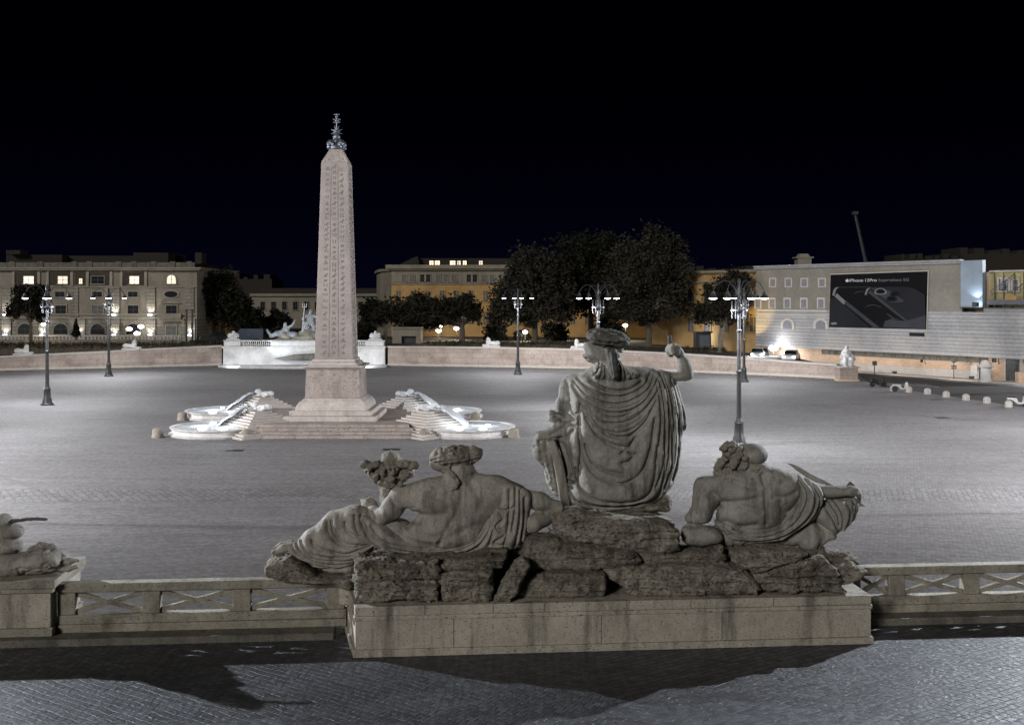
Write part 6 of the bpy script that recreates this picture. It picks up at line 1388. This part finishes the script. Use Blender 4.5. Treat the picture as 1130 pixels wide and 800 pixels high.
def tree(px, pyb, Y, crowns, label, mat, n, size, trunk=.35, lean=0, bark='bark', seed=1, sub=15):
    """crowns: (px, py, half width px, half height px); every one is broken into smaller clumps"""
    rg = random.Random(seed); base = onY(px, pyb, Y); t = thing('broadleaf_tree', label, 'tree', base, 0, 'trees beyond the curved wall')
    cl_ = []
    for cx_, cy_, hw, hh in crowns:
        c = onY(cx_, cy_, Y)-base; w = hw*Y/F; h = hh*Y/F; dd = min(w, 5)
        cl_.append((c.x, c.y, c.z, w*.7, dd*.7, h*.7))
        for k in range(sub):
            a = rg.uniform(0, 6.28); b = rg.uniform(-1, 1); q = rg.uniform(.55, .95); cb_ = math.sqrt(1-b*b); s = rg.uniform(.16, .40)
            cl_.append((c.x+w*q*cb_*math.cos(a), c.y+dd*q*cb_*math.sin(a), c.z+h*q*b, w*s, dd*s, h*s*1.1))
    m = MB(); c0_ = Vector(cl_[0][:3]); mid = Vector((lean, 0, c0_.z*.55))
    m.tube([(0, 0, -.6), mid*.5, mid, c0_*.85+Vector((0, 0, .3))], [trunk, trunk*.85, trunk*.7, trunk*.3], 8)
    for c in cl_[1::3]: m.tube([mid*.8, (mid+Vector(c[:3]))/2+Vector((0, 0, .4)), Vector(c[:3])], [trunk*.4, trunk*.25, .04], 6)
    m.build('trunk', M[bark], t); leaves('crown', cl_, n, size, mat, t, seed)
    return t
tree(34, 380, 158, [(30, 330, 18, 14), (42, 322, 14, 8), (18, 340, 12, 12), (44, 345, 12, 10)], 'umbrella pine with rounded crown in front of the palazzo', M['leaf'], 9000, .22, .3, seed=3)
t = thing('cypress', 'small pointed cypress before the palazzo\'s arched windows', 'tree', onY(84, 372, 160)); m = MB(); m.tube([(0, 0, -.4), (0, 0, 2.4)], .12, 6); m.build('trunk', M['bark'], t); leaves('crown', [(0, 0, .35+k*.28, .62-.065*k, .62-.065*k, .3) for k in range(9)], 2600, .14, M['leaf3'], t, 4)
tree(246, 376, 178, [(245, 330, 26, 30), (262, 345, 26, 22), (232, 318, 14, 18), (280, 352, 16, 14)], 'dark wide tree right of the palazzo', M['leaf3'], 13000, .28, .4, seed=5)
tree(296, 378, 182, [(288, 358, 14, 12), (308, 352, 14, 12)], 'low dark tree behind the sea god', M['leaf3'], 5000, .26, .3, seed=6)
tree(510, 376, 164, [(470, 340, 34, 20), (440, 345, 24, 18), (505, 338, 26, 17), (455, 352, 36, 13), (418, 352, 12, 12), (525, 348, 12, 14)], 'wide spreading holm oak before the ochre building', M['leaf'], 24000, .24, .5, seed=7)
tree(425, 376, 176, [(412, 345, 16, 18), (405, 360, 12, 10)], 'dark tree between obelisk and wide oak', M['leaf3'], 6000, .26, .3, seed=8)
tree(590, 384, 160, [(592, 298, 36, 34), (565, 322, 26, 28), (612, 325, 28, 34), (578, 346, 30, 16), (552, 348, 18, 18)], 'tall dark broadleaf tree behind the central lamp', M['leaf2'], 24000, .25, .5, seed=9)
tree(652, 384, 168, [(655, 284, 52, 34), (640, 318, 44, 32), (676, 330, 34, 22), (628, 340, 26, 16)], 'tallest black tree in the middle of the clump', M['leaf3'], 24000, .27, .5, seed=10)
tree(716, 390, 156, [(716, 290, 44, 36), (738, 325, 28, 36), (698, 326, 32, 28), (712, 346, 34, 14), (745, 272, 18, 16)], 'tall olive toned tree behind the raised hand', M['leaf2'], 26000, .24, .5, seed=11)
tree(793, 394, 146, [(800, 322, 26, 24), (812, 310, 16, 14), (785, 345, 22, 18), (815, 350, 14, 12)], 'smaller tree with a pale leaning trunk by the ochre end wall', M['leaf'], 12000, .22, .42, lean=.6, bark='bark_pale', seed=12)
tree(770, 384, 166, [(770, 352, 16, 20), (758, 365, 12, 12)], 'dark bush like tree behind the glass kiosk', M['leaf3'], 6000, .25, .3, seed=13)
for k_, (px, py, w, h, l) in enumerate([(545, 366, 14, 13, 'dark shrub at the right foot of the wide oak'), (612, 366, 16, 13, 'dark shrub left of the goddess\'s helmet'), (668, 364, 20, 14, 'dark shrub behind the goddess\'s helmet'), (735, 368, 14, 12, 'dark shrub left of the raised hand'), (400, 366, 12, 12, 'dark shrub at the right side of the obelisk'), (575, 371, 10, 8, 'low shrub beneath the central lamp\'s tree')]):
    tree(px, 382, 170, [(px, py, w, h), (px+6, py+6, w*.7, h*.7)], l, M['leaf3'], 5000, .24, .2, seed=40+k_)
def hedge(px0, px1, py, Y, h, label, mat='hedge', n=9000):
    a = onY(px0, py, Y); b = onY(px1, py, Y); mid = (a+b)/2; t = thing('hedge', label, 'hedge', mid); L = (b-a).length
    leaves('foliage', [(-L/2+L*(k+.5)/24, random.uniform(-.1, .1), h*.5, L/34, .45, h*random.uniform(.42, .6)) for k in range(24)], n, .12, M[mat], t, int(px0)+99)
    m = MB(); m.box(-L/2, L/2, -.2, .2, -1.0, h*.5); m.build('stems', M['bark'], t)
hedge(-30, 205, 385, 147, 1.0, 'clipped hedge strip on the wall before the palazzo'); hedge(468, 640, 383.5, 148, .9, 'clipped hedge strip along the wall under the center trees'); hedge(645, 800, 389, 146, .8, 'clipped hedge strip along the wall behind the goddess'); hedge(210, 246, 381, 148, .7, 'short hedge left of the lit fountain', n=3000)
